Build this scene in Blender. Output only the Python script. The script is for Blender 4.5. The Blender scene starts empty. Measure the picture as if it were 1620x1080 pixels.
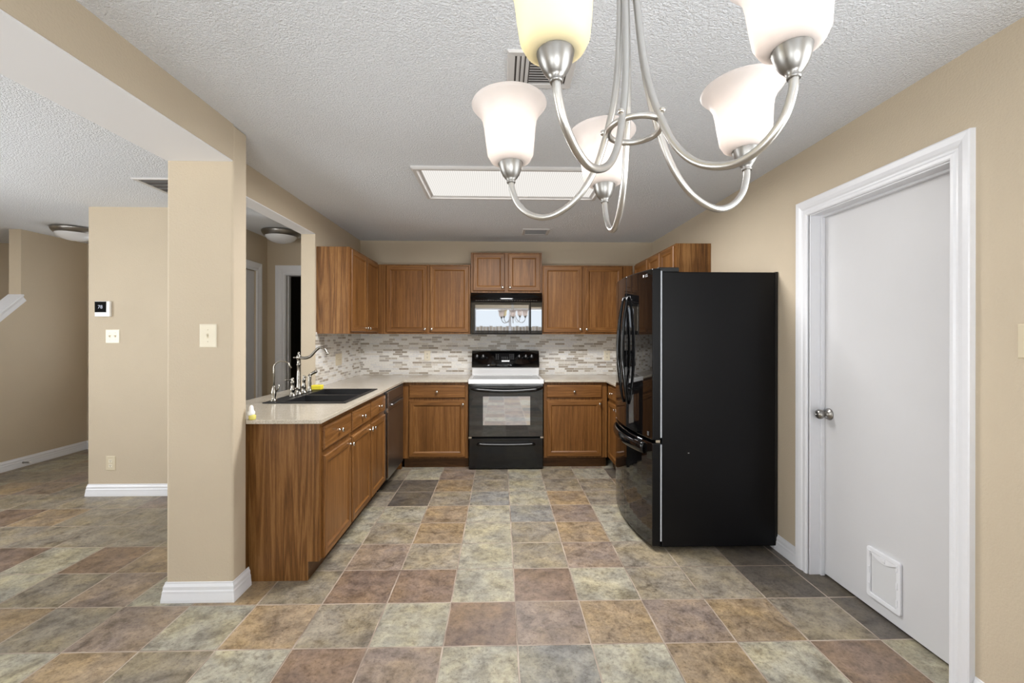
import bpy, bmesh, math, random
from mathutils import Vector, Matrix, Euler
R = math.radians
scene = bpy.context.scene
col = scene.collection
random.seed(7)

# ------------------------------------------------------------------ camera
CAM_H = 1.364
cd = bpy.data.cameras.new('camera'); cam = bpy.data.objects.new('camera', cd); col.objects.link(cam)
cd.sensor_fit = 'HORIZONTAL'; cd.sensor_width = 36.0
cd.lens = 36.0 * 714.0 / 1620.0
cd.shift_y = -(540.0 - 529.5) / 1620.0
cd.clip_start = 0.05
cam.matrix_world = Matrix.Translation((0, 0, CAM_H)) @ Matrix.Rotation(-0.0257, 4, 'Z') @ Matrix.Rotation(R(90), 4, 'X') @ Matrix.Rotation(0.0015, 4, 'Z')
scene.camera = cam

# ------------------------------------------------------------------ colour management
vs = scene.view_settings
vs.view_transform = 'Standard'; vs.look = 'None'; vs.gamma = 1.0; vs.use_curve_mapping = False
vs.exposure = 0.22
cy = scene.cycles
cy.max_bounces = 12; cy.diffuse_bounces = 8; cy.glossy_bounces = 4; cy.transmission_bounces = 6
cy.sample_clamp_indirect = 6.0
cy.caustics_reflective = False; cy.caustics_refractive = False

# ------------------------------------------------------------------ world
w = bpy.data.worlds.new('sky'); scene.world = w; w.use_nodes = True
wn = w.node_tree.nodes; wl = w.node_tree.links
bg = wn['Background']; bg.inputs['Strength'].default_value = 1.75
bg.inputs['Color'].default_value = (0.88, 0.95, 1.0, 1)

# ------------------------------------------------------------------ daylight: sky through the window openings (portals) and lamps added to brighten the rooms
def area(name, loc, rot, sx, sy, watts, color, portal=False):
    l = bpy.data.lights.new(name, 'AREA'); l.shape = 'RECTANGLE'; l.size = sx; l.size_y = sy
    l.energy = watts; l.color = color; l.cycles.is_portal = portal
    o = bpy.data.objects.new(name, l); col.objects.link(o); o.location = loc; o.rotation_euler = rot
    return o
DOOR_X0, DOOR_X1, DOOR_Z = -0.75, 1.30, 2.12
LIV_X0, LIV_X1, LIV_Z0, LIV_Z1 = -4.6, -1.9, 0.10, 2.20
REAR_Y = -3.2
XWIN, SW_Y0, SW_Y1, SW_Z0, SW_Z1 = 1.765, -1.0, 0.9, 0.75, 2.15      # side window of the dining area
LW_Y0, LW_Y1, LW_Z0, LW_Z1 = 0.7, 2.6, 0.55, 2.15                     # unseen side window added to light the living area
area('portal_patio_door', ((DOOR_X0 + DOOR_X1) / 2, REAR_Y - 0.13, DOOR_Z / 2), (R(90), 0, 0), DOOR_X1 - DOOR_X0, DOOR_Z, 1, (1, 1, 1), True)
area('portal_living_window', ((LIV_X0 + LIV_X1) / 2, REAR_Y - 0.13, (LIV_Z0 + LIV_Z1) / 2), (R(90), 0, 0), LIV_X1 - LIV_X0, LIV_Z1 - LIV_Z0, 1, (1, 1, 1), True)
area('portal_dining_side_window', (XWIN + 0.13, (SW_Y0 + SW_Y1) / 2, (SW_Z0 + SW_Z1) / 2), (0, R(90), 0), SW_Z1 - SW_Z0, SW_Y1 - SW_Y0, 1, (1, 1, 1), True)
area('portal_added_living_opening', (-5.18, (LW_Y0 + LW_Y1) / 2, (LW_Z0 + LW_Z1) / 2), (0, R(-90), 0), LW_Z1 - LW_Z0, LW_Y1 - LW_Y0, 1, (1, 1, 1), True)  # portal of the added living side opening
area('daylight_dining_side_window', (XWIN + 0.14, (SW_Y0 + SW_Y1) / 2, (SW_Z0 + SW_Z1) / 2), (0, R(90), 0), SW_Z1 - SW_Z0, SW_Y1 - SW_Y0, 40, (0.95, 0.98, 1.0))
area('living_side_fill_light', (-5.19, (LW_Y0 + LW_Y1) / 2, (LW_Z0 + LW_Z1) / 2), (0, R(-90), 0), LW_Z1 - LW_Z0, LW_Y1 - LW_Y0, 85, (0.95, 0.98, 1.0))  # fill lamp in the added opening, brightens the thermostat wall
area('stairwell_fill_light', (-5.55, 3.6, 2.425), (0, 0, 0), .5, .5, 9, (0.98, 0.99, 1.0))  # added fill lamp with no fixture, lightens the stairwell wall
area('entry_fill_light', (-4.05, 5.66, 1.475), (R(-90), 0, 0), .8, 1.25, 4.5, (0.98, 0.99, 1.0))  # added fill lamp at a hidden opening, lifts the far left wall
area('patio_ceiling_uplight', (0.3, REAR_Y - 1.75, -0.05), (R(180), 0, 0), 4.0, 3.0, 1000, (0.95, 0.98, 1.0))  # up-facing lamp added outside the patio door to brighten the ceiling
area('yard_ceiling_uplight', (-3.3, REAR_Y - 1.75, -0.05), (R(180), 0, 0), 4.0, 3.0, 850, (0.95, 0.98, 1.0))  # second uplight, added outside the living window

# ------------------------------------------------------------------ small helpers
def s2l(c):
    c /= 255.0
    return c / 12.92 if c <= 0.04045 else ((c + 0.055) / 1.055) ** 2.4
def rgb(r, g, b): return (s2l(r), s2l(g), s2l(b), 1.0)

def tag(o, label=None, cat=None, group=None, kind=None):
    if label: o['label'] = label
    if cat: o['category'] = cat
    if group: o['group'] = group
    if kind: o['kind'] = kind
    return o

class MB:
    """collects geometry in world coordinates and links it as one mesh object"""
    def __init__(s): s.v = []; s.f = []; s.m = []; s.sm = []
    def add(s, vs_, fs, mi=0, smooth=False):
        o = len(s.v); s.v += [tuple(p) for p in vs_]
        for k, f in enumerate(fs):
            s.f.append([i + o for i in f]); s.m.append(mi[k] if isinstance(mi, (list, tuple)) else mi); s.sm.append(smooth)
    def box(s, x0, x1, y0, y1, z0, z1, mi=0):
        v = [(x0, y0, z0), (x1, y0, z0), (x1, y1, z0), (x0, y1, z0), (x0, y0, z1), (x1, y0, z1), (x1, y1, z1), (x0, y1, z1)]
        s.add(v, [(0, 3, 2, 1), (4, 5, 6, 7), (0, 1, 5, 4), (1, 2, 6, 5), (2, 3, 7, 6), (3, 0, 4, 7)], mi)
        return s
    def prism(s, poly, axis, a, b, mi=0, smooth=False):
        """poly in the plane of the other two axes (in x,y,z order)"""
        def P(p, t):
            return {'x': (t, p[0], p[1]), 'y': (p[0], t, p[1]), 'z': (p[0], p[1], t)}[axis]
        n = len(poly)
        v = [P(p, a) for p in poly] + [P(p, b) for p in poly]
        s.add(v, [(i, (i + 1) % n, n + (i + 1) % n, n + i) for i in range(n)], mi, smooth)
        s.add(v, [tuple(range(n - 1, -1, -1)), tuple(range(n, 2 * n))], mi, False)
        return s
    def lathe(s, prof, c, axis=(0, 0, 1), seg=28, mi=0, smooth=True, cap=True):
        ax = Vector(axis).normalized(); t = Vector((1, 0, 0)) if abs(ax.x) < .9 else Vector((0, 1, 0))
        u = ax.cross(t).normalized(); w_ = ax.cross(u); c = Vector(c)
        v = []; n = len(prof)
        for (r, h) in prof:
            for k in range(seg):
                a = 2 * math.pi * k / seg
                v.append(c + ax * h + (u * math.cos(a) + w_ * math.sin(a)) * r)
        f = [(i * seg + k, i * seg + (k + 1) % seg, (i + 1) * seg + (k + 1) % seg, (i + 1) * seg + k) for i in range(n - 1) for k in range(seg)]
        s.add(v, f, mi, smooth)
        if cap:
            for i, rev in ((0, True), (n - 1, False)):
                if prof[i][0] > 1e-5:
                    ids = [i * seg + k for k in range(seg)]
                    s.add(v, [tuple(reversed(ids)) if rev else tuple(ids)], mi, False)
        return s
    def tube(s, pts, r, seg=12, mi=0, cap=True, flat=None):
        pts = [Vector(p) for p in pts]; n = len(pts)
        rs = r if isinstance(r, (list, tuple)) else [r] * n
        tang = [(pts[min(i + 1, n - 1)] - pts[max(i - 1, 0)]).normalized() for i in range(n)]
        t0 = tang[0]; up = Vector((0, 0, 1)) if abs(t0.z) < .9 else Vector((1, 0, 0))
        u = t0.cross(up).normalized(); v = []
        for i in range(n):
            t = tang[i]; u = (u - t * u.dot(t)).normalized(); w_ = t.cross(u)
            for k in range(seg):
                a = 2 * math.pi * k / seg
                du, dw = u * math.cos(a), w_ * math.sin(a)
                if flat: dw = dw * flat
                v.append(pts[i] + (du + dw) * rs[i])
        f = [(i * seg + k, i * seg + (k + 1) % seg, (i + 1) * seg + (k + 1) % seg, (i + 1) * seg + k) for i in range(n - 1) for k in range(seg)]
        s.add(v, f, mi, True)
        if cap: s.add(v, [tuple(reversed(range(seg))), tuple(range((n - 1) * seg, n * seg))], mi, False)
        return s
    def sphere(s, c, r, mi=0, seg=20, ring=12, scale=(1, 1, 1)):
        v = []; 
        for i in range(1, ring):
            th = math.pi * i / ring
            for k in range(seg):
                a = 2 * math.pi * k / seg
                v.append((c[0] + r * scale[0] * math.sin(th) * math.cos(a), c[1] + r * scale[1] * math.sin(th) * math.sin(a), c[2] - r * scale[2] * math.cos(th)))
        nb = len(v); v += [(c[0], c[1], c[2] - r * scale[2]), (c[0], c[1], c[2] + r * scale[2])]
        f = [(i * seg + k, i * seg + (k + 1) % seg, (i + 1) * seg + (k + 1) % seg, (i + 1) * seg + k) for i in range(ring - 2) for k in range(seg)]
        f += [(nb, (k + 1) % seg, k) for k in range(seg)]
        f += [(nb + 1, (ring - 2) * seg + k, (ring - 2) * seg + (k + 1) % seg) for k in range(seg)]
        s.add(v, f, mi, True); return s
    def sweep(s, path, mit, nrm, prof, mi=0, closed=False, smooth=False):
        """profile (o, d) carried along path: path[i] + mit[i]*o + nrm*d"""
        n = len(path); m = len(prof); v = []
        nrm = Vector(nrm)
        for p, q in zip(path, mit):
            for (o, d) in prof: v.append(Vector(p) + Vector(q) * o + nrm * d)
        f = [(i * m + k, i * m + (k + 1) % m, ((i + 1) % n) * m + (k + 1) % m, ((i + 1) % n) * m + k) for i in range(n if closed else n - 1) for k in range(m)]
        s.add(v, f, mi, smooth)
        if not closed: s.add(v, [tuple(reversed(range(m))), tuple(range((n - 1) * m, n * m))], mi, False)
        return s
    def rings(s, o, u, v_, n, rs, mi_v=0, mi_h=1, mi_c=0):
        """nested rectangles (x0,x1,y0,y1,depth) in the frame o,u,v,n joined into a stepped panel"""
        o, u, v_, n = Vector(o), Vector(u), Vector(v_), Vector(n); P = []
        for (x0, x1, y0, y1, d) in rs:
            P += [o + u * x + v_ * y + n * d for x, y in ((x0, y0), (x1, y0), (x1, y1), (x0, y1))]
        f = []; mi = []
        for i in range(len(rs) - 1):
            for k in range(4):
                a, b = i * 4 + k, i * 4 + (k + 1) % 4
                f.append((a, b, b + 4, a + 4)); mi.append(mi_h if k in (0, 2) else mi_v)
        L = (len(rs) - 1) * 4
        f.append((L, L + 1, L + 2, L + 3)); mi.append(mi_c)
        f.append((3, 2, 1, 0)); mi.append(mi_c)
        s.add(P, f, mi); return s
    def grid_slab(s, xs, ys, inside, z0, z1, mi=0):
        nx, ny = len(xs), len(ys)
        idx = {}
        V = []
        def vid(i, j, k):
            if (i, j, k) not in idx:
                idx[(i, j, k)] = len(V); V.append((xs[i], ys[j], (z0, z1)[k]))
            return idx[(i, j, k)]
        F = []
        cell = lambda i, j: 0 <= i < nx - 1 and 0 <= j < ny - 1 and inside((xs[i] + xs[i + 1]) / 2, (ys[j] + ys[j + 1]) / 2)
        for i in range(nx - 1):
            for j in range(ny - 1):
                if not cell(i, j): continue
                F.append((vid(i, j, 1), vid(i + 1, j, 1), vid(i + 1, j + 1, 1), vid(i, j + 1, 1)))
                F.append((vid(i, j + 1, 0), vid(i + 1, j + 1, 0), vid(i + 1, j, 0), vid(i, j, 0)))
                if not cell(i - 1, j): F.append((vid(i, j + 1, 0), vid(i, j, 0), vid(i, j, 1), vid(i, j + 1, 1)))
                if not cell(i + 1, j): F.append((vid(i + 1, j, 0), vid(i + 1, j + 1, 0), vid(i + 1, j + 1, 1), vid(i + 1, j, 1)))
                if not cell(i, j - 1): F.append((vid(i, j, 0), vid(i + 1, j, 0), vid(i + 1, j, 1), vid(i, j, 1)))
                if not cell(i, j + 1): F.append((vid(i + 1, j + 1, 0), vid(i, j + 1, 0), vid(i, j + 1, 1), vid(i + 1, j + 1, 1)))
        s.add(V, F, mi); return s
    def build(s, name, mats, parent=None, bevel=0, seg=2, fix=True):
        me = bpy.data.meshes.new(name)
        org = world_loc(parent)
        me.from_pydata([(p[0] - org[0], p[1] - org[1], p[2] - org[2]) for p in s.v], [], s.f)
        if not isinstance(mats, (list, tuple)): mats = [mats]
        for m in mats: me.materials.append(m)
        for p, mi, sm in zip(me.polygons, s.m, s.sm): p.material_index = mi; p.use_smooth = sm
        if fix:
            bm = bmesh.new(); bm.from_mesh(me)
            bmesh.ops.remove_doubles(bm, verts=bm.verts, dist=1e-6)
            bmesh.ops.recalc_face_normals(bm, faces=bm.faces)
            bm.to_mesh(me); bm.free()
        me.update()
        o = bpy.data.objects.new(name, me); col.objects.link(o)
        if parent: o.parent = parent
        if bevel:
            b = o.modifiers.new('bevel', 'BEVEL'); b.width = bevel; b.segments = seg; b.limit_method = 'ANGLE'; b.angle_limit = R(35)
        return o

def world_loc(o):
    p = Vector((0, 0, 0))
    while o: p = p + o.location; o = o.parent
    return p
def empty(name, loc, label, cat, group=None):
    o = bpy.data.objects.new(name, None); col.objects.link(o); o.location = loc; o.empty_display_size = .1
    return tag(o, label, cat, group)
def setting(o): o['kind'] = 'structure'; return o
def smooth_path(pts, sub=6):
    """Catmull-Rom through the points"""
    P = [Vector(p) for p in pts]; out = []
    for i in range(len(P) - 1):
        p0, p1, p2, p3 = P[max(i - 1, 0)], P[i], P[i + 1], P[min(i + 2, len(P) - 1)]
        for k in range(sub):
            t = k / sub
            out.append(0.5 * ((2 * p1) + (p2 - p0) * t + (2 * p0 - 5 * p1 + 4 * p2 - p3) * t * t + (3 * p1 - p0 - 3 * p2 + p3) * t ** 3))
    out.append(P[-1]); return out

# ------------------------------------------------------------------ materials
def new_mat(name):
    m = bpy.data.materials.new(name); m.use_nodes = True
    nt = m.node_tree; return m, nt, nt.nodes['Principled BSDF']
def N(nt, t, **kw):
    n = nt.nodes.new(t)
    for k, v in kw.items():
        if k.startswith('_'): setattr(n, k[1:], v)
        else: n.inputs[k.replace('__', ' ')].default_value = v
    return n
def L(nt, a, b): nt.links.new(a, b)
def ramp(nt, fac, stops, interp='LINEAR'):
    n = nt.nodes.new('ShaderNodeValToRGB'); cr = n.color_ramp; cr.interpolation = interp
    while len(cr.elements) > 1: cr.elements.remove(cr.elements[-1])
    cr.elements[0].position = stops[0][0]; cr.elements[0].color = stops[0][1]
    for p, c in stops[1:]:
        e = cr.elements.new(p); e.color = c
    L(nt, fac, n.inputs['Fac']); return n
def coords(nt, scale=(1, 1, 1), loc=(0, 0, 0), rand=0.0):
    tc = nt.nodes.new('ShaderNodeTexCoord'); mp = N(nt, 'ShaderNodeMapping', Scale=scale, Location=loc)
    if rand:
        oi = nt.nodes.new('ShaderNodeObjectInfo'); ml = N(nt, 'ShaderNodeVectorMath', _operation='SCALE'); 
        cx = nt.nodes.new('ShaderNodeCombineXYZ'); L(nt, oi.outputs['Random'], cx.inputs[0]); L(nt, oi.outputs['Random'], cx.inputs[1]); L(nt, oi.outputs['Random'], cx.inputs[2])
        L(nt, cx.outputs[0], ml.inputs[0]); ml.inputs['Scale'].default_value = rand
        ad = N(nt, 'ShaderNodeVectorMath', _operation='ADD'); L(nt, tc.outputs['Object'], ad.inputs[0]); L(nt, ml.outputs[0], ad.inputs[1])
        L(nt, ad.outputs[0], mp.inputs['Vector'])
    else: L(nt, tc.outputs['Object'], mp.inputs['Vector'])
    return mp
def plain(name, c, rough=.5, metal=0.0, spec=.5, ior=1.5, coat=0.0, noise=0.0, nscale=40, bump=0.0, bscale=200, bdist=.002):
    m, nt, p = new_mat(name)
    p.inputs['Base Color'].default_value = c; p.inputs['Roughness'].default_value = rough; p.inputs['Metallic'].default_value = metal
    p.inputs['Specular IOR Level'].default_value = spec; p.inputs['IOR'].default_value = ior
    p.inputs['Coat Weight'].default_value = coat; p.inputs['Coat Roughness'].default_value = .05
    if noise:
        mp = coords(nt); n = N(nt, 'ShaderNodeTexNoise', Scale=nscale, Detail=4.0); L(nt, mp.outputs[0], n.inputs['Vector'])
        lo = tuple(x * (1 - noise) for x in c[:3]) + (1,); hi = tuple(min(1, x * (1 + noise)) for x in c[:3]) + (1,)
        r = ramp(nt, n.outputs['Fac'], [(.3, lo), (.7, hi)]); L(nt, r.outputs[0], p.inputs['Base Color'])
    if bump:
        mp = coords(nt); n = N(nt, 'ShaderNodeTexNoise', Scale=bscale, Detail=3.0); L(nt, mp.outputs[0], n.inputs['Vector'])
        b = N(nt, 'ShaderNodeBump', Strength=bump, Distance=bdist); L(nt, n.outputs['Fac'], b.inputs['Height']); L(nt, b.outputs[0], p.inputs['Normal'])
    return m

M = {}
M['paint'] = plain('tan_wall_paint', rgb(192, 178, 156), .75, bump=.35, bscale=110, bdist=.004, noise=.02, nscale=3)
M['trim'] = plain('white_trim_paint', rgb(222, 223, 227), .35, noise=.01)
M['doorpaint'] = plain('white_door_paint', rgb(200, 200, 202), .45, noise=.01, nscale=5, bump=.1, bscale=60, bdist=.002)
M['flatwhite'] = plain('smooth_white_soffit_paint', rgb(226, 226, 228), .8, bump=.1, bscale=90)

def ceiling_mat():
    m, nt, p = new_mat('knockdown_ceiling_texture')
    p.inputs['Roughness'].default_value = .9; p.inputs['Specular IOR Level'].default_value = .2
    mp = coords(nt)
    n1 = N(nt, 'ShaderNodeTexNoise', Scale=112.0, Detail=3.0, Roughness=.6, Distortion=.3); L(nt, mp.outputs[0], n1.inputs['Vector'])
    n2 = N(nt, 'ShaderNodeTexNoise', Scale=190.0, Detail=2.0); L(nt, mp.outputs[0], n2.inputs['Vector'])
    r1 = ramp(nt, n1.outputs['Fac'], [(.38, (0, 0, 0, 1)), (.62, (1, 1, 1, 1))])
    mx = N(nt, 'ShaderNodeMath', _operation='MULTIPLY_ADD'); L(nt, n2.outputs['Fac'], mx.inputs[0]); mx.inputs[1].default_value = 1.0; L(nt, r1.outputs[0], mx.inputs[2])
    b = N(nt, 'ShaderNodeBump', Strength=.8, Distance=.0045); L(nt, mx.outputs[0], b.inputs['Height']); L(nt, b.outputs[0], p.inputs['Normal'])
    c = ramp(nt, n1.outputs['Fac'], [(.3, rgb(230, 234, 240)), (.7, rgb(238, 241, 246))]); L(nt, c.outputs[0], p.inputs['Base Color'])
    return m
M['ceiling'] = ceiling_mat()

def oak(name, scale, tint=1.0, streak=.12, pore=.44, bias=.11):
    m, nt, p = new_mat(name)
    mp = coords(nt, scale, rand=7.0)
    n1 = N(nt, 'ShaderNodeTexNoise', Scale=1.0, Detail=2.0, Roughness=.5, Distortion=.4); L(nt, mp.outputs[0], n1.inputs['Vector'])
    ml = N(nt, 'ShaderNodeMath', _operation='MULTIPLY'); L(nt, n1.outputs['Fac'], ml.inputs[0]); ml.inputs[1].default_value = 46.0
    sn = N(nt, 'ShaderNodeMath', _operation='SINE'); L(nt, ml.outputs[0], sn.inputs[0])
    mr = N(nt, 'ShaderNodeMapRange'); L(nt, sn.outputs[0], mr.inputs['Value']); mr.inputs['From Min'].default_value = -1; mr.inputs['From Max'].default_value = 1
    mp2 = coords(nt, tuple(x * 22 for x in scale), rand=3.0)
    n2 = N(nt, 'ShaderNodeTexNoise', Scale=1.0, Detail=4.0, Roughness=.7); L(nt, mp2.outputs[0], n2.inputs['Vector'])
    mp3 = coords(nt, tuple(x * .6 for x in scale), rand=5.0)
    n3 = N(nt, 'ShaderNodeTexNoise', Scale=1.0, Detail=2.0); L(nt, mp3.outputs[0], n3.inputs['Vector'])
    a = N(nt, 'ShaderNodeMath', _operation='MULTIPLY'); L(nt, mr.outputs[0], a.inputs[0]); a.inputs[1].default_value = streak
    b = N(nt, 'ShaderNodeMath', _operation='MULTIPLY_ADD'); L(nt, n2.outputs['Fac'], b.inputs[0]); b.inputs[1].default_value = pore; L(nt, a.outputs[0], b.inputs[2])
    c = N(nt, 'ShaderNodeMath', _operation='MULTIPLY_ADD'); L(nt, n3.outputs['Fac'], c.inputs[0]); c.inputs[1].default_value = .30; L(nt, b.outputs[0], c.inputs[2])
    sh = N(nt, 'ShaderNodeMath', _operation='ADD'); L(nt, c.outputs[0], sh.inputs[0]); sh.inputs[1].default_value = bias; c = sh
    t = tint
    r = ramp(nt, c.outputs[0], [(.35, rgb(74 * t, 45 * t, 19 * t)), (.46, rgb(104 * t, 67 * t, 30 * t)), (.58, rgb(123 * t, 82 * t, 41 * t)), (.74, rgb(150 * t, 108 * t, 63 * t))])
    L(nt, r.outputs[0], p.inputs['Base Color'])
    p.inputs['Roughness'].default_value = .42; p.inputs['Specular IOR Level'].default_value = .32; p.inputs['Coat Weight'].default_value = .05; p.inputs['Coat Roughness'].default_value = .25
    bp = N(nt, 'ShaderNodeBump', Strength=.12, Distance=.001); L(nt, n2.outputs['Fac'], bp.inputs['Height']); L(nt, bp.outputs[0], p.inputs['Normal'])
    return m
M['oak_v'] = oak('oak_vertical_grain', (15, 15, .55))
M['oak_panel'] = oak('oak_veneer_side_panel', (14, 14, .45), .95, .20, .62, .0)
M['oak_x'] = oak('oak_grain_along_back_wall', (.55, 15, 15))
M['oak_y'] = oak('oak_grain_along_side_wall', (15, .55, 15))
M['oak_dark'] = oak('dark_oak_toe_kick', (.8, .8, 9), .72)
M['shadow_gap'] = plain('dark_cabinet_interior', rgb(48, 34, 22), .8)

def floor_mat(T, x0, y0):
    m, nt, p = new_mat('slate_look_tile')
    at = nt.nodes.new('ShaderNodeAttribute'); at.attribute_name = 'tile_tint'
    sd = nt.nodes.new('ShaderNodeAttribute'); sd.attribute_name = 'tile_seed'
    tc = nt.nodes.new('ShaderNodeTexCoord')
    off = N(nt, 'ShaderNodeVectorMath', _operation='SCALE'); L(nt, sd.outputs['Vector'], off.inputs[0]); off.inputs['Scale'].default_value = 9.0
    ad = N(nt, 'ShaderNodeVectorMath', _operation='ADD'); L(nt, tc.outputs['Object'], ad.inputs[0]); L(nt, off.outputs[0], ad.inputs[1])
    n1 = N(nt, 'ShaderNodeTexNoise', Scale=8.0, Detail=7.0, Roughness=.66, Distortion=.5); L(nt, ad.outputs[0], n1.inputs['Vector'])
    n2 = N(nt, 'ShaderNodeTexNoise', Scale=24.0, Detail=6.0, Roughness=.75, Distortion=.3); L(nt, ad.outputs[0], n2.inputs['Vector'])
    n3 = N(nt, 'ShaderNodeTexNoise', Scale=5.0, Detail=3.0); L(nt, ad.outputs[0], n3.inputs['Vector'])
    k1 = ramp(nt, n1.outputs['Fac'], [(.33, (.50, .48, .48, 1)), (.45, (.84, .84, .85, 1)), (.56, (1.03, 1.02, 1.0, 1)), (.70, (1.28, 1.27, 1.24, 1))])
    k2 = ramp(nt, n2.outputs['Fac'], [(.33, (.62, .58, .55, 1)), (.5, (1, 1, 1, 1)), (.68, (1.2, 1.19, 1.16, 1))])
    k3 = ramp(nt, n3.outputs['Fac'], [(.4, (.985, .99, 1.03, 1)), (.64, (1.05, 1.0, .87, 1))])
    def mul(a, b):
        x = N(nt, 'ShaderNodeMix', _data_type='RGBA', _blend_type='MULTIPLY'); x.inputs['Factor'].default_value = 1
        L(nt, a, x.inputs['A']); L(nt, b, x.inputs['B']); return x.outputs['Result']
    n4 = N(nt, 'ShaderNodeTexNoise', Scale=75.0, Detail=5.0, Roughness=.8); L(nt, ad.outputs[0], n4.inputs['Vector'])
    k4 = ramp(nt, n4.outputs['Fac'], [(.34, (.58, .55, .53, 1)), (.46, (.97, .97, .97, 1)), (.6, (1.06, 1.06, 1.05, 1)), (.7, (1.22, 1.21, 1.18, 1))])
    c = mul(mul(mul(mul(at.outputs['Color'], k1.outputs[0]), k2.outputs[0]), k3.outputs[0]), k4.outputs[0])
    # grout joints
    sp = nt.nodes.new('ShaderNodeSeparateXYZ'); L(nt, tc.outputs['Object'], sp.inputs[0])
    ds = []
    for i, o in ((0, x0), (1, y0)):
        a = N(nt, 'ShaderNodeMath', _operation='SUBTRACT'); L(nt, sp.outputs[i], a.inputs[0]); a.inputs[1].default_value = o
        b = N(nt, 'ShaderNodeMath', _operation='PINGPONG'); L(nt, a.outputs[0], b.inputs[0]); b.inputs[1].default_value = T / 2
        ds.append(b)
    mn = N(nt, 'ShaderNodeMath', _operation='MINIMUM'); L(nt, ds[0].outputs[0], mn.inputs[0]); L(nt, ds[1].outputs[0], mn.inputs[1])
    wob = N(nt, 'ShaderNodeMath', _operation='MULTIPLY_ADD'); L(nt, n2.outputs['Fac'], wob.inputs[0]); wob.inputs[1].default_value = -.0016; L(nt, mn.outputs[0], wob.inputs[2])
    g = N(nt, 'ShaderNodeMapRange', _interpolation_type='SMOOTHSTEP'); L(nt, wob.outputs[0], g.inputs['Value']); g.inputs['From Min'].default_value = .0018; g.inputs['From Max'].default_value = .0036
    gc = ramp(nt, n3.outputs['Fac'], [(.35, rgb(118, 103, 90)), (.6, rgb(176, 162, 148))])
    mix = N(nt, 'ShaderNodeMix', _data_type='RGBA'); L(nt, g.outputs[0], mix.inputs['Factor']); L(nt, gc.outputs[0], mix.inputs['A']); L(nt, c, mix.inputs['B'])
    L(nt, mix.outputs['Result'], p.inputs['Base Color'])
    rr = N(nt, 'ShaderNodeMapRange'); L(nt, n2.outputs['Fac'], rr.inputs['Value']); rr.inputs['To Min'].default_value = .32; rr.inputs['To Max'].default_value = .55
    L(nt, rr.outputs[0], p.inputs['Roughness']); p.inputs['Specular IOR Level'].default_value = .4
    hh = N(nt, 'ShaderNodeMath', _operation='MULTIPLY_ADD'); L(nt, n2.outputs['Fac'], hh.inputs[0]); hh.inputs[1].default_value = .35; L(nt, g.outputs[0], hh.inputs[2])
    b = N(nt, 'ShaderNodeBump', Strength=.35, Distance=.002); L(nt, hh.outputs[0], b.inputs['Height']); L(nt, b.outputs[0], p.inputs['Normal'])
    return m

def mosaic_mat(name, axis):
    m, nt, p = new_mat(name)
    tc = nt.nodes.new('ShaderNodeTexCoord'); sp = nt.nodes.new('ShaderNodeSeparateXYZ'); L(nt, tc.outputs['Object'], sp.inputs[0])
    cx = nt.nodes.new('ShaderNodeCombineXYZ'); L(nt, sp.outputs[axis], cx.inputs[0]); L(nt, sp.outputs[2], cx.inputs[1])
    br = N(nt, 'ShaderNodeTexBrick', _offset=.37, _offset_frequency=2, _squash=.62, _squash_frequency=3); L(nt, cx.outputs[0], br.inputs['Vector'])
    br.inputs['Color1'].default_value = (0, 0, 0, 1); br.inputs['Color2'].default_value = (1, 1, 1, 1)
    br.inputs['Scale'].default_value = 1.0; br.inputs['Mortar Size'].default_value = .0017; br.inputs['Mortar Smooth'].default_value = .1
    br.inputs['Brick Width'].default_value = .112; br.inputs['Row Height'].default_value = .0240; br.inputs['Bias'].default_value = 0
    r = ramp(nt, br.outputs['Color'], [(0, rgb(238, 236, 230)), (.30, rgb(222, 217, 208)), (.42, rgb(229, 228, 226)), (.56, rgb(194, 186, 173)), (.70, rgb(238, 236, 232)), (.79, rgb(170, 160, 146)), (.90, rgb(182, 176, 168))], 'CONSTANT')
    n = N(nt, 'ShaderNodeTexNoise', Scale=60.0, Detail=4.0); L(nt, cx.outputs[0], n.inputs['Vector'])
    k = ramp(nt, n.outputs['Fac'], [(.3, (.82, .82, .83, 1)), (.7, (.98, .98, .985, 1))])
    mu = N(nt, 'ShaderNodeMix', _data_type='RGBA', _blend_type='MULTIPLY'); mu.inputs['Factor'].default_value = 1; L(nt, r.outputs[0], mu.inputs['A']); L(nt, k.outputs[0], mu.inputs['B'])
    mx = N(nt, 'ShaderNodeMix', _data_type='RGBA'); L(nt, br.outputs['Fac'], mx.inputs['Factor']); L(nt, mu.outputs['Result'], mx.inputs['A']); mx.inputs['B'].default_value = rgb(226, 221, 212)
    L(nt, mx.outputs['Result'], p.inputs['Base Color'])
    ro = N(nt, 'ShaderNodeMapRange'); L(nt, br.outputs['Fac'], ro.inputs['Value']); ro.inputs['To Min'].default_value = .22; ro.inputs['To Max'].default_value = .8; L(nt, ro.outputs[0], p.inputs['Roughness'])
    iv = N(nt, 'ShaderNodeMath', _operation='SUBTRACT'); iv.inputs[0].default_value = 1; L(nt, br.outputs['Fac'], iv.inputs[1])
    b = N(nt, 'ShaderNodeBump', Strength=.4, Distance=.001); L(nt, iv.outputs[0], b.inputs['Height']); L(nt, b.outputs[0], p.inputs['Normal'])
    return m
M['mosaic_back'] = mosaic_mat('linear_glass_stone_mosaic', 0)
M['mosaic_left'] = mosaic_mat('linear_glass_stone_mosaic_side', 1)

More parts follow.
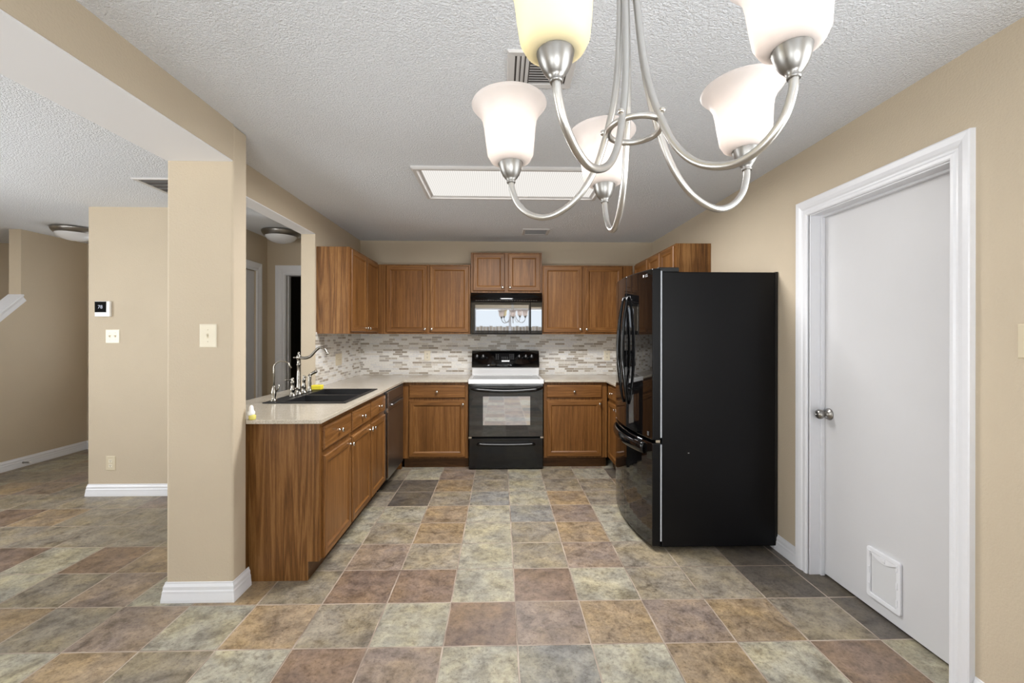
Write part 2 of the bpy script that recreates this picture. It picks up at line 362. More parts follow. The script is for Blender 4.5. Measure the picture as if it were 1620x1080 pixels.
def quartz():
    m, nt, p = new_mat('beige_quartz')
    mp = coords(nt)
    n = N(nt, 'ShaderNodeTexNoise', Scale=260.0, Detail=2.0); L(nt, mp.outputs[0], n.inputs['Vector'])
    n2 = N(nt, 'ShaderNodeTexNoise', Scale=14.0, Detail=4.0); L(nt, mp.outputs[0], n2.inputs['Vector'])
    r = ramp(nt, n.outputs['Fac'], [(.3, rgb(160, 150, 134)), (.5, rgb(186, 177, 161)), (.7, rgb(204, 196, 181))])
    k = ramp(nt, n2.outputs['Fac'], [(.3, (.94, .94, .94, 1)), (.7, (1.04, 1.04, 1.04, 1))])
    mu = N(nt, 'ShaderNodeMix', _data_type='RGBA', _blend_type='MULTIPLY'); mu.inputs['Factor'].default_value = 1; L(nt, r.outputs[0], mu.inputs['A']); L(nt, k.outputs[0], mu.inputs['B'])
    L(nt, mu.outputs['Result'], p.inputs['Base Color']); p.inputs['Roughness'].default_value = .16
    return m
M['quartz'] = quartz()

def brushed(name, c, rough, scale):
    m, nt, p = new_mat(name)
    p.inputs['Base Color'].default_value = c; p.inputs['Metallic'].default_value = 1
    mp = coords(nt, scale); n = N(nt, 'ShaderNodeTexNoise', Scale=1.0, Detail=3.0); L(nt, mp.outputs[0], n.inputs['Vector'])
    mr = N(nt, 'ShaderNodeMapRange'); L(nt, n.outputs['Fac'], mr.inputs['Value']); mr.inputs['To Min'].default_value = rough * .75; mr.inputs['To Max'].default_value = rough * 1.3
    L(nt, mr.outputs[0], p.inputs['Roughness'])
    return m
M['nickel'] = brushed('brushed_nickel', rgb(200, 198, 194), .33, (6, 6, 6))
M['nickel_cup'] = brushed('brushed_nickel_cup', rgb(150, 148, 145), .36, (6, 6, 6))
M['nickel_dark'] = brushed('satin_nickel_band', rgb(150, 147, 143), .30, (8, 8, 300))
M['faucet'] = brushed('brushed_nickel_faucet', rgb(160, 156, 148), .20, (9, 9, 9))
M['steel'] = brushed('stainless_steel', rgb(150, 147, 146), .33, (500, 500, 6))
M['chrome'] = plain('polished_nickel', rgb(215, 212, 206), .16, metal=1.0)
M['black_gloss'] = plain('black_gloss_enamel', rgb(9, 9, 10), .07, ior=1.5)
M['black_glass'] = plain('black_mirror_glass', rgb(8, 8, 9), .025, ior=1.75)
M['black_window'] = plain('dark_mirror_coated_window', rgb(226, 226, 228), .03, metal=1.0)
M['micro_window'] = plain('dark_mirror_coated_microwave_glass', rgb(178, 179, 182), .02, metal=1.0)
M['oven_glass'] = plain('black_oven_door_glass', rgb(8, 8, 9), .03, ior=1.95)
M['black_satin'] = plain('black_pebbled_steel', rgb(9, 9, 12), .42, spec=.22, bump=.15, bscale=500, bdist=.0006)
M['black_plastic'] = plain('black_plastic', rgb(18, 18, 19), .4)
M['white_enamel'] = plain('white_enamel', rgb(232, 232, 232), .15)
M['gasket'] = plain('pale_grey_gasket', rgb(196, 202, 210), .5)
M['composite'] = plain('black_composite_granite', rgb(26, 26, 28), .45, noise=.3, nscale=400)
M['ivory'] = plain('ivory_plastic', rgb(226, 218, 198), .35)
M['beige_plate'] = plain('beige_plastic', rgb(206, 194, 168), .4)
M['slot'] = plain('dark_slot', rgb(60, 52, 44), .6)
M['vent'] = plain('white_vent_metal', rgb(205, 203, 202), .5)
M['vent_dark'] = plain('vent_cavity', rgb(96, 92, 90), .9)
M['yellow'] = plain('yellow_sponge', rgb(232, 214, 60), .9, bump=.5, bscale=300, bdist=.003)
M['oil'] = plain('yellow_scented_oil', rgb(216, 205, 110), .2)
M['whiteplastic'] = plain('white_plastic', rgb(238, 238, 236), .35)
M['opal'] = plain('white_opal_glass', rgb(226, 227, 230), .25)
M['grey_text'] = plain('grey_lettering', rgb(170, 170, 172), .4)
M['screen'] = plain('dark_display', rgb(5, 5, 6), .6, spec=.06)

def emis(name, c, s, stripes=False):
    m = bpy.data.materials.new(name); m.use_nodes = True; nt = m.node_tree; nt.nodes.remove(nt.nodes['Principled BSDF'])
    e = N(nt, 'ShaderNodeEmission', Color=c, Strength=s); L(nt, e.outputs[0], nt.nodes['Material Output'].inputs[0])
    if stripes:
        mp = coords(nt, (1, 1, 1)); wv = N(nt, 'ShaderNodeTexWave', _wave_type='BANDS', _bands_direction='X', Scale=22.0); L(nt, mp.outputs[0], wv.inputs['Vector'])
        r = ramp(nt, wv.outputs['Fac'], [(0, tuple(x * .80 for x in c[:3]) + (1,)), (.6, c)]); L(nt, r.outputs[0], e.inputs['Color'])
    return m
M['digits'] = emis('lit_digits', rgb(215, 220, 235), .9)
M['lens'] = emis('ribbed_light_lens', rgb(250, 246, 240), .86, True)

def shade_mat(name, tint):
    m = bpy.data.materials.new(name); m.use_nodes = True; nt = m.node_tree; p = nt.nodes['Principled BSDF']
    p.inputs['Base Color'].default_value = tint; p.inputs['Roughness'].default_value = .35
    n = N(nt, 'ShaderNodeTexNoise', Scale=30.0, Detail=3.0); mp = coords(nt); L(nt, mp.outputs[0], n.inputs['Vector'])
    t = N(nt, 'ShaderNodeBsdfTranslucent')
    r = ramp(nt, n.outputs['Fac'], [(.3, tuple(x * .96 for x in tint[:3]) + (1,)), (.7, tint)]); L(nt, r.outputs[0], t.inputs['Color'])
    mx = N(nt, 'ShaderNodeMixShader'); mx.inputs[0].default_value = .62
    L(nt, p.outputs[0], mx.inputs[1]); L(nt, t.outputs[0], mx.inputs[2]); L(nt, mx.outputs[0], nt.nodes['Material Output'].inputs[0])
    return m
M['shade'] = shade_mat('frosted_white_glass', rgb(243, 238, 235))
M['shade_warm'] = shade_mat('frosted_cream_glass', rgb(246, 240, 218))

# ------------------------------------------------------------------ the shell
XR, XL, YB, H = 1.765, -1.605, 5.21, 2.44
COLX, COLY0, COLY1 = -1.37, 2.35, 2.475
FLX, HALLX, HALLY, STUBY, STUBX = -4.92, -2.6, 5.1, 3.9, -3.475

# floor: one sheet of tiles, the tint of each tile as in the photograph
T, TX, TY = .326, .077, 2.308
TC = {'L': (157, 153, 137), 'M': (141, 133, 118), 'B': (126, 108, 94), 'T': (147, 130, 107), 'D': (99, 93, 85), 'G': (133, 131, 124), 'P': (138, 124, 112)}
ROWS = {-2: (-8, 'BLTMLBPLGLTLBL'), -1: (-9, 'BTMPLTMLBPTPTMD'), 0: (-9, 'LMPLTMBBLBLMMDD'), 1: (-10, 'BLBTMMMPMLMPMMD'), 2: (-11, 'MMMMMMMLMTLMTLM'), 3: (-12, 'BTMMMMMMLLTLGPLM'), 4: (-12, 'MMMPMMMMMDMGLTM'), 5: (-11, 'MPMMMMMDDTMLMM'), 6: (-11, 'MMMMMMMMLPMLML'), 7: (-8, 'MMMMMLPGGM')}
def tile_tint(i, j):
    if j in ROWS:
        a, st = ROWS[j]
        if 0 <= i - a < len(st): k = st[i - a]
        else: k = random.choice('MMLBTDP')
    else: k = random.choice('MMLBTDP')
    f = random.uniform(.94, 1.06)
    return [min(1.0, x * f) for x in rgb(*TC[k])[:3]] + [1.0]
i0, i1, j0, j1 = -20, 6, -18, 14
me = bpy.data.meshes.new('floor'); vv = []; ff = []; tint = []; seed = []
for j in range(j0, j1):
    for i in range(i0, i1):
        o = len(vv); vv += [(TX + i * T, TY + j * T, 0), (TX + (i + 1) * T, TY + j * T, 0), (TX + (i + 1) * T, TY + (j + 1) * T, 0), (TX + i * T, TY + (j + 1) * T, 0)]
        ff.append((o, o + 1, o + 2, o + 3)); tint += tile_tint(i, j) * 4; sd_ = [random.random(), random.random(), random.random()]; seed += sd_ * 4
me.from_pydata(vv, [], ff)
a = me.attributes.new('tile_tint', 'FLOAT_COLOR', 'CORNER'); a.data.foreach_set('color', tint)
a = me.attributes.new('tile_seed', 'FLOAT_VECTOR', 'CORNER'); a.data.foreach_set('vector', seed)
me.materials.append(floor_mat(T, TX, TY)); fo = bpy.data.objects.new('floor', me); col.objects.link(fo); setting(fo)

setting(MB().box(-6.3, 2.1, REAR_Y - .12, 6.7, H, H + .08).build('ceiling', M['ceiling']))

# kitchen right wall with the door opening, and an unseen panel added behind the door to block light
DY0, DY1, DZ = 1.725, 2.535, 2.05
b = MB().box(XR, XR + .115, REAR_Y, SW_Y0, 0, H).box(XR, XR + .115, SW_Y0, SW_Y1, 0, SW_Z0).box(XR, XR + .115, SW_Y0, SW_Y1, SW_Z1, H).box(XR, XR + .115, SW_Y1, DY0, 0, H).box(XR, XR + .115, DY1, YB, 0, H).box(XR, XR + .115, DY0, DY1, DZ, H).box(XR + .20, XR + .24, DY0 - .3, DY1 + .3, 0, H)
setting(b.build('wall_right', M['paint']))
setting(MB().box(XL - .12, XR + .24, YB, YB + .12, 0, H).build('wall_back', M['paint']))
# kitchen left wall: header over the pass-through, low wall under it, full height beyond
b = MB().box(XL - .12, XL, COLY1, 3.95, 2.238, H).box(XL - .12, XL, COLY1, 3.95, 0, .88).box(XL - .12, XL, 3.95, YB, 0, H)
setting(b.build('wall_left', M['paint']))
setting(MB().box(XL - .119, XL - .001, COLY1 + .001, 3.949, 2.232, 2.2385).build('trim_1', M['flatwhite']))
# pillar and dropped beam running toward the viewer
setting(MB().box(-1.705, COLX, COLY0, COLY1, 0, H).build('wall_pillar', M['paint'], bevel=.012, seg=3))
b = MB().box(-1.705, COLX, REAR_Y, COLY0, 2.256, H)
setting(b.build('wall_beam', M['paint']))
setting(MB().box(-1.704, COLX - .003, REAR_Y, COLY0 - .001, 2.25, 2.2565).build('trim_2', M['flatwhite']))
# living side
setting(MB().box(STUBX, HALLX - .12, STUBY, STUBY + .12, 0, H).box(HALLX - .12, HALLX, STUBY, 3.97, 0, H).box(HALLX - .12, HALLX, 4.87, HALLY, 0, H).box(HALLX - .12, HALLX, 3.97, 4.87, 2.04, H).box(STUBX, STUBX + .12, STUBY + .12, 5.5, 0, H).box(HALLX - .5, HALLX - .45, STUBY + .125, 5.1, 0, H).build('wall_hall', M['paint']))
b = MB().box(HALLX - .12, -2.40, HALLY, HALLY + .12, 0, H).box(-2.40, -1.75, HALLY, HALLY + .12, 2.03, H).box(-1.75, XL - .12, HALLY, HALLY + .12, 0, H)
setting(b.build('wall_hall_end', M['paint']))
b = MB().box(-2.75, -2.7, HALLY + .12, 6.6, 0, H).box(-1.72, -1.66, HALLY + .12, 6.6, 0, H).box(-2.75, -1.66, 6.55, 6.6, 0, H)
setting(b.build('wall_dark_room', plain('room_shade_tone', rgb(70, 62, 50), .8)))  # shade of the unlit room is put into its wall colour
# far left wall with the stairwell opening above a sloped cap
slope = (1.774 - 1.54) / (4.82 - 4.567)
ye = 4.76
def capz(y): return 1.70 + slope * (y - ye)
yb_ = ye - 1.65 / slope
b = MB().prism([(ye, 0), (5.5, 0), (5.5, H), (ye, H)], 'x', FLX - .12, FLX)
b.prism([(yb_, 0), (ye, 0), (ye, capz(ye)), (yb_, .05)], 'x', FLX - .12, FLX)
yl = yb_ - .25
b.box(FLX - .12, FLX, REAR_Y, LW_Y0, 0, H).box(FLX - .12, FLX, LW_Y0, LW_Y1, 0, LW_Z0).box(FLX - .12, FLX, LW_Y0, LW_Y1, LW_Z1, H).box(FLX - .12, FLX, LW_Y1, yl, 0, H)
setting(b.build('wall_stair', M['paint']))
setting(MB().box(FLX - 1.2, FLX - 1.1, yl - .1, 6.6, 0, H).box(FLX - 1.1, FLX - .12, yl - .1, yl, 0, H).build('wall_stairwell', M['paint']))
b = MB()
for (x0, x1, z0, z1) in ((FLX - 1.1, -4.45, 0, H), (-4.45, -3.65, 0, .85), (-4.45, -3.65, 2.1, H), (-3.65, STUBX, 0, H)): b.box(x0, x1, 5.5, 5.62, z0, z1)  # hidden opening added for the entry fill light
setting(b.build('wall_living_back', M['paint']))
# sloped cap moulding
def cap_prof():
    return [(-.145, 0), (-.145, .055), (.008, .055), (.008, .042), (.0, .034), (-.012, .028), (-.018, .01), (-.018, -.02), (-.02, -.03), (-.03, -.03), (-.03, 0)]
ca, sa = math.cos(math.atan(slope)), math.sin(math.atan(slope))
path = [(FLX + .02, ye - 2.2 + .0, capz(ye) - 2.2 * slope), (FLX + .02, ye + .035, capz(ye + .035))]
b = MB(); b.sweep(path, [(1, 0, 0)] * 2, (0, -sa, ca), cap_prof())
setting(b.build('trim_3', M['trim']))
# rear wall behind the viewer with patio door and living room window
b = MB()
for (x0, x1, z0, z1) in ((FLX - 1.2, LIV_X0, 0, H), (LIV_X0, LIV_X1, 0, LIV_Z0), (LIV_X0, LIV_X1, LIV_Z1, H), (LIV_X1, DOOR_X0, 0, H), (DOOR_X0, DOOR_X1, DOOR_Z, H), (DOOR_X1, 2.0, 0, H)):
    b.box(x0, x1, REAR_Y - .12, REAR_Y, z0, z1)
setting(b.build('wall_rear', M['paint']))
def win(name, x0, x1, z0, z1, bars):
    b = MB(); f = .05
    b.box(x0, x0 + f, REAR_Y - .1, REAR_Y - .03, z0, z1).box(x1 - f, x1, REAR_Y - .1, REAR_Y - .03, z0, z1)
    b.box(x0 + f, x1 - f, REAR_Y - .1, REAR_Y - .03, z0, z0 + f).box(x0 + f, x1 - f, REAR_Y - .1, REAR_Y - .03, z1 - f, z1)
    for x in bars: b.box(x - .035, x + .035, REAR_Y - .095, REAR_Y - .035, z0 + f, z1 - f)
    setting(b.build(name, M['trim'], bevel=.003))
win('window_1', DOOR_X0, DOOR_X1, 0, DOOR_Z, [(DOOR_X0 + DOOR_X1) / 2])
def side_win(name, x0, x1, y0, y1, z0, z1):
    b = MB(); f = .05; ym = (y0 + y1) / 2
    b.box(x0, x1, y0, y0 + f, z0, z1).box(x0, x1, y1 - f, y1, z0, z1).box(x0, x1, y0 + f, y1 - f, z0, z0 + f).box(x0, x1, y0 + f, y1 - f, z1 - f, z1).box(x0, x1, ym - .03, ym + .03, z0 + f, z1 - f)
    setting(b.build(name, M['trim'], bevel=.003))
side_win('window_3', XR + .03, XR + .10, SW_Y0, SW_Y1, SW_Z0, SW_Z1)
side_win('added_window_4', FLX - .10, FLX - .03, LW_Y0, LW_Y1, LW_Z0, LW_Z1)  # frame of the added living side opening
b = MB().box(-4.45, -4.40, 5.53, 5.59, .85, 2.1).box(-3.70, -3.65, 5.53, 5.59, .85, 2.1).box(-4.40, -3.70, 5.53, 5.59, .85, .90).box(-4.40, -3.70, 5.53, 5.59, 2.05, 2.1).box(-4.40, -3.70, 5.54, 5.58, 1.46, 1.49)
setting(b.build('added_window_5', M['trim'], bevel=.003))  # frame for the hidden opening added to let fill light in
win('window_2', LIV_X0, LIV_X1, LIV_Z0, LIV_Z1, [(LIV_X0 + LIV_X1) / 2])

# yard behind the viewer, seen only as a reflection in the appliances
def rough_mat(name, c1, c2, sc):
    m, nt, p = new_mat(name); mp = coords(nt, sc); n = N(nt, 'ShaderNodeTexNoise', Scale=1.0, Detail=8.0, Roughness=.75); L(nt, mp.outputs[0], n.inputs['Vector'])
    r = ramp(nt, n.outputs['Fac'], [(.35, c1), (.65, c2)]); L(nt, r.outputs[0], p.inputs['Base Color']); p.inputs['Roughness'].default_value = .9; return m
setting(MB().box(-12, 10, -14, REAR_Y - .15, -.2, -.08).build('ground', rough_mat('pale_gravel', rgb(120, 112, 100), rgb(190, 184, 172), (3, 3, 3))))
fb = MB()
for k in range(110):
    fb.box(-8 + k * .15, -8 + k * .15 + .138, -11.03, -11.0, -.08, 1.75 + .02 * math.sin(k * 2.3))
fb.box(-8, 8.5, -11.07, -11.03, .3, .4).box(-8, 8.5, -11.07, -11.03, 1.35, 1.45)
setting(fb.build('fence', rough_mat('weathered_fence_boards', rgb(96, 84, 72), rgb(168, 156, 142), (8, 8, 1))))

# ------------------------------------------------------------------ mouldings
BASE = [(0, 0), (.017, 0), (.017, .012), (.013, .045), (.013, .055), (.010, .062), (.010, .078), (.004, .092), (.004, .098), (0, .10)]
def baseboard(name, pts, outs):
    """pts: path along the wall foot; outs: mitre vectors pointing out of the wall"""
    b = MB(); b.sweep([(x, y, 0) for x, y in pts], [(u, v, 0) for u, v in outs], (0, 0, 1), BASE)
    return setting(b.build(name, M['trim']))
baseboard('baseboard_pillar', [(-1.705, 2.6), (-1.705, COLY0), (COLX, COLY0), (COLX, COLY1 + .02)], [(-1, 0), (-1, -1), (1, -1), (1, 0)])
baseboard('baseboard_hall', [(-2.0, STUBY), (STUBX, STUBY), (STUBX, 5.4)], [(0, -1), (-1, -1), (-1, 0)])
baseboard('baseboard_stair', [(FLX, REAR_Y), (FLX, 5.5), (STUBX, 5.5)], [(1, 0), (1, -1), (0, -1)])
baseboard('baseboard_right', [(XR, 2.62), (XR, 3.9)], [(-1, 0), (-1, 0)])
baseboard('baseboard_right_near', [(XR, REAR_Y), (XR, 1.63)], [(-1, 0), (-1, 0)])
CAS = [(0, 0), (0, .010), (.006, .014), (.018, .015), (.026, .011), (.034, .011), (.042, .016), (.058, .020), (.080, .022), (.086, .020), (.088, 0)]
def casing(name, fixed, axis, a0, a1, ztop, nrm, parent=None, wd=1.0):
    def P(a, z): return (fixed, a, z) if axis == 'x' else (a, fixed, z)
    def V(a, z): return (0, a, z) if axis == 'x' else (a, 0, z)
    b = MB(); b.sweep([P(a0, 0), P(a0, ztop), P(a1, ztop), P(a1, 0)], [V(-1, 0), V(-1, 1), V(1, 1), V(1, 0)], nrm, [(o * wd, d) for o, d in CAS])
    return b.build(name, M['trim'], parent)
setting(casing('trim_4', XR, 'x', DY0 - .005, DY1 + .005, DZ + .0, (-1, 0, 0)))
# jamb and stop of the right hand door
b = MB(); JX0, JX1 = XR, XR + .115
b.box(JX0, JX1, DY0 - .012, DY0 + .006, 0, DZ).box(JX0, JX1, DY1 - .006, DY1 + .012, 0, DZ).box(JX0, JX1, DY0 + .006, DY1 - .006, DZ - .006, DZ + .012)
b.box(JX0 + .058, JX0 + .079, DY1 - .018, DY1 - .006, 0, DZ - .006).box(JX0 + .058, JX0 + .079, DY0 + .006, DY0 + .018, 0, DZ - .006).box(JX0 + .058, JX0 + .079, DY0 + .018, DY1 - .018, DZ - .018, DZ - .006)
setting(b.build('trim_5', M['trim'], bevel=.0015))

# ------------------------------------------------------------------ door 1 with knob and pet flap
DX = JX0 + .0795
d1 = setting(MB().box(DX, DX + .034, DY0 + .010, DY1 - .010, .012, DZ - .012).build('door_1', M['doorpaint'], bevel=.002))
kn = MB(); ky, kz = 2.485, .922
kn.lathe([(.0, 0), (.033, 0), (.033, .004), (.030, .008), (.022, .012), (.014, .018), (.0125, .028), (.015, .036), (.024, .042), (.0275, .052), (.027, .060), (.022, .068), (.012, .072), (0, .073)], (DX, ky, kz), (-1, 0, 0), 28)
ko = kn.build('door_knob', M['nickel_dark'], d1)
MB().lathe([(0, -.006), (.003, -.006), (.003, .006), (0, .006)], (DX - .074, ky, kz), (1, 0, 0), 12).build('lock_button', M['nickel'], ko)
pf = MB(); py0, py1, pz0, pz1 = 2.022, 2.212, .072, .318
def rrect(y0, y1, z0, z1, r, n=5):
    out = []
    for cy_, cz_, a in ((y1 - r, z1 - r, 0), (y0 + r, z1 - r, 90), (y0 + r, z0 + r, 180), (y1 - r, z0 + r, 270)):
        for k in range(n + 1):
            t = R(a + 90 * k / n); out.append((cy_ + r * math.cos(t), cz_ + r * math.sin(t)))
    return out
def frame_ring(b, outer, inner, x0, x1, mi=0):
    n = len(outer); v = [(x0, *p) for p in outer] + [(x0, *p) for p in inner] + [(x1, *p) for p in outer] + [(x1, *p) for p in inner]
    f = []
    for i in range(n):
        j = (i + 1) % n
        f += [(i, j, n + j, n + i), (2 * n + i, 3 * n + i, 3 * n + j, 2 * n + j), (i, 2 * n + i, 2 * n + j, j), (n + i, n + j, 3 * n + j, 3 * n + i)]
    b.add(v, f, mi)
frame_ring(pf, rrect(py0, py1, pz0, pz1, .012), rrect(py0 + .022, py1 - .022, pz0 + .022, pz1 - .022, .008), DX - .012, DX)
pfo = pf.build('pet_flap_frame', M['trim'], d1, bevel=.003)
fl = MB()
poly = [(py0 + .024, pz0 + .024), (py1 - .024, pz0 + .024)] + [(py1 - .024 - (py1 - py0 - .048) * k / 10, pz1 - .030 - .022 * math.sin(math.pi * k / 10)) for k in range(11)]
fl.prism(poly, 'x', DX - .006, DX - .001)
fl.build('flap', plain('frosted_white_flap', rgb(205, 206, 208), .4), pfo)
hd = MB(); top = [(py1 - .022, pz1 - .022), (py0 + .022, pz1 - .022)] + [(py0 + .024 + (py1 - py0 - .048) * k / 10, pz1 - .029 - .022 * math.sin(math.pi * k / 10)) for k in range(11)]
hd.prism(top, 'x', DX - .010, DX - .001); hd.box(DX - .013, DX - .010, 2.117 - .012, 2.117 + .012, pz1 - .040, pz1 - .024)
hd.build('flap_header', M['trim'], pfo)
cl = MB()
for z in (.11, .19, .27): cl.box(DX - .015, DX - .011, py0 + .013, py0 + .020, z, z + .03).box(DX - .015, DX - .011, py1 - .020, py1 - .013, z, z + .03)
cl.build('frame_clips', M['trim'], pfo)

# hall doors
casing_h = setting(casing('trim_6', HALLX, 'x', 3.97, 4.87, 2.04, (1, 0, 0)))
setting(MB().box(HALLX - .05, HALLX - .015, 3.975, 4.865, .01, 2.035).build('door_2', M['doorpaint'], bevel=.002))
setting(casing('trim_7', HALLY, 'y', -2.40, -1.75, 2.03, (0, -1, 0), wd=1.2))
b = MB().box(-2.412, -2.394, HALLY, HALLY + .12, 0, 2.03).box(-1.756, -1.738, HALLY, HALLY + .12, 0, 2.03).box(-2.394, -1.756, HALLY, HALLY + .12, 2.024, 2.042).box(-2.394, -2.384, HALLY + .05, HALLY + .085, 0, 2.024)
setting(b.build('trim_8', M['trim']))

# backsplash
setting(MB().box(XL + .008, 1.757, YB - .008, YB, .905, 1.385).build('backsplash_back', M['mosaic_back']))
setting(MB().box(XL, XL + .008, 3.96, YB - .008, .905, 1.385).build('backsplash_left', M['mosaic_left']))

# ------------------------------------------------------------------ cabinets
FW, DT = .052, .019
AX = {'-y': (Vector((1, 0, 0)), Vector((0, -1, 0)), 'oak_x'), '+x': (Vector((0, 1, 0)), Vector((1, 0, 0)), 'oak_y'), '-x': (Vector((0, -1, 0)), Vector((-1, 0, 0)), 'oak_y')}
def panel_door(parent, o, face, wd, ht, name='door'):
    u, n, hm = AX[face]; b = MB()
    b.rings(o, u, (0, 0, 1), n, [(0, wd, 0, ht, .0005), (0, wd, 0, ht, DT - .006), (.006, wd - .006, .006, ht - .006, DT), (FW - .008, wd - FW + .008, FW - .008, ht - FW + .008, DT), (FW - .004, wd - FW + .004, FW - .004, ht - FW + .004, DT - .003), (FW + .004, wd - FW - .004, FW + .004, ht - FW - .004, DT - .009)])
    return b.build(name, [M['oak_v'], M[hm]], parent)
def drawer_front(parent, o, face, wd, ht, name='drawer'):
    u, n, hm = AX[face]; b = MB()
    b.rings(o, u, (0, 0, 1), n, [(0, wd, 0, ht, .0005), (0, wd, 0, ht, DT - .007), (.004, wd - .004, .004, ht - .004, DT - .002), (.010, wd - .010, .010, ht - .010, DT)], 0, 0, 0)
    return b.build(name, [M[hm]], parent)
def knob(parent, o, face):
    n = AX[face][1]; b = MB()
    b.lathe([(0, 0), (.008, 0), (.0075, .002), (.005, .005), (.0048, .012), (.010, .016), (.0135, .021), (.0125, .026), (.008, .029), (0, .030)], Vector(o) + n * DT, n, 18)
    return tag(b.build('knob', M['chrome'], parent), 'bright nickel knob')
def carcass(parent, x0, x1, y0, y1, z0, z1, mats=None, name='cabinet_box', shell=None):
    """hollow box: shell lists the sides to build"""
    t = .016; b = MB(); sh = shell or 'lrbtk'
    if 'l' in sh: b.box(x0, x0 + t, y0, y1, z0, z1)
    if 'r' in sh: b.box(x1 - t, x1, y0, y1, z0, z1)
    if 'b' in sh: b.box(x0 + t, x1 - t, y0, y1, z0, z0 + t)
    if 't' in sh: b.box(x0 + t, x1 - t, y0, y1, z1 - t, z1)
    if 'k' in sh: b.box(x0 + t, x1 - t, y1 - t, y1, z0 + t, z1 - t)
    if 'f' in sh: b.box(x0 + t, x1 - t, y0, y0 + t, z0 + t, z1 - t)
    return b.build(name, mats or M['oak_panel'], parent)
def face_slab(parent, o, face, wd, ht, th=.018):
    """solid face frame behind doors"""
    u, n, hm = AX[face]; b = MB()
    b.rings(o, u, (0, 0, 1), n, [(0, wd, 0, ht, -th), (0, wd, 0, ht, 0)], 0, 0, 0)
    return b.build('face_frame', [M['oak_v']], parent, bevel=.001)

# upper cabinets on the back wall: (x0,x1,z0,z1, label)
UPY = 4.885                                # plane of the face frames; doors stand proud of it
def upper_back(x0, x1, z0, z1, doors, knobs, label, kz=.035):
    t = empty('upper_cabinet', ((x0 + x1) / 2, YB - .17, z0), label, 'cabinet', 'oak upper cabinets')
    carcass(t, x0, x1, UPY + .018, YB, z0, z1)
    face_slab(t, (x0, UPY, z0), '-y', x1 - x0, z1 - z0)
    for (a, b_, c, d), k in zip(doors, knobs):
        dr = panel_door(t, (a, UPY, c), '-y', b_ - a, d - c)
        kx = b_ - .022 if k == 'r' else a + .022
        knob(dr, (kx, UPY, c + kz), '-y')
    return t
upper_back(-1.3172, -.325, 1.372, 2.118, [(-1.226, -.787, 1.390, 2.106), (-.758, -.340, 1.390, 2.106)], 'rl', 'oak upper cabinet with two tall doors on back wall left of the microwave')
upper_back(-.320, .448, 1.818, 2.252, [(-.296, .046, 1.838, 2.238), (.082, .428, 1.838, 2.238)], 'rl', 'short oak upper cabinet directly above the black microwave')
upper_back(.452, 1.44, 1.372, 2.118, [(.462, .886, 1.390, 2.106), (.912, 1.328, 1.390, 2.106)], 'rl', 'oak upper cabinet with two tall doors on back wall between microwave and fridge')
# left wall upper
UZ0, UZ1 = 1.372, 2.132
t = empty('upper_cabinet', (XL + .15, 4.45, UZ0), 'oak upper cabinet on left wall above the sink counter with plain side panel showing', 'cabinet', 'oak upper cabinets')
LX = -1.318
carcass(t, XL + .001, LX - .018, 3.975, 4.882, UZ0, UZ1, shell='lrbtkf')
face_slab(t, (LX, 3.975, UZ0), '+x', .907, UZ1 - UZ0)
for a, b_, k in ((3.995, 4.43, 4.40), (4.45, 4.86, 4.48)):
    dr = panel_door(t, (LX, a, UZ0 + .018), '+x', b_ - a, UZ1 - UZ0 - .036); knob(dr, (LX, k, UZ0 + .055), '+x')
# right wall uppers
RX = 1.468
def upper_right(y0, y1, doors, label, z0, kn_=True):
    t = empty('upper_cabinet', (RX + .15, (y0 + y1) / 2, z0), label, 'cabinet', 'oak upper cabinets')
    carcass(t, RX + .018, XR - .001, y0, y1, z0, UZ1, shell='lrbtkf')
    face_slab(t, (RX, y1, z0), '-x', y1 - y0, UZ1 - z0)
    for a, b_, k in doors:
        dr = panel_door(t, (RX, b_, z0 + .018), '-x', b_ - a, UZ1 - z0 - .036); knob(dr, (RX, k, z0 + .055), '-x')
upper_right(3.74, 4.43, [(3.76, 4.075, 4.05), (4.095, 4.41, 4.12)], 'oak upper cabinet on right wall behind the fridge with side panel facing viewer', 1.372)
upper_right(4.432, 4.884, [(4.45, 4.86, 4.83)], 'oak upper cabinet in far right corner, mostly hidden by the fridge', 1.372)

# base cabinets on the back wall
BZ0, BZ1, BY = .105, .882, 4.615
def base_back(x0, x1, dx0, dx1, xk, label, hinge):
    t = empty('base_cabinet', ((x0 + x1) / 2, 4.9, 0), label, 'cabinet', 'oak base cabinets')
    carcass(t, x0, x1, BY + .018, YB, BZ0, BZ1, shell='lrbk')
    face_slab(t, (x0, BY, BZ0), '-y', x1 - x0, BZ1 - BZ0)
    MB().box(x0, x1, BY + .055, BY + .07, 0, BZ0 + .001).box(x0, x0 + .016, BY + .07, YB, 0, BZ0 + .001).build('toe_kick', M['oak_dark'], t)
    dw = drawer_front(t, (dx0, BY, .722), '-y', dx1 - dx0, .130); knob(dw, ((dx0 + dx1) / 2, BY, .787), '-y')
    dr = panel_door(t, (dx0, BY, .122), '-y', dx1 - dx0, .570); knob(dr, (dx1 - .022, BY, .66), '-y')
base_back(-.985, -.328, -.926, -.357, 0, 'oak base cabinet with one drawer and door left of the range', 'l')
base_back(.446, 1.098, .474, 1.040, 0, 'oak base cabinet with one drawer and door right of the range', 'l')
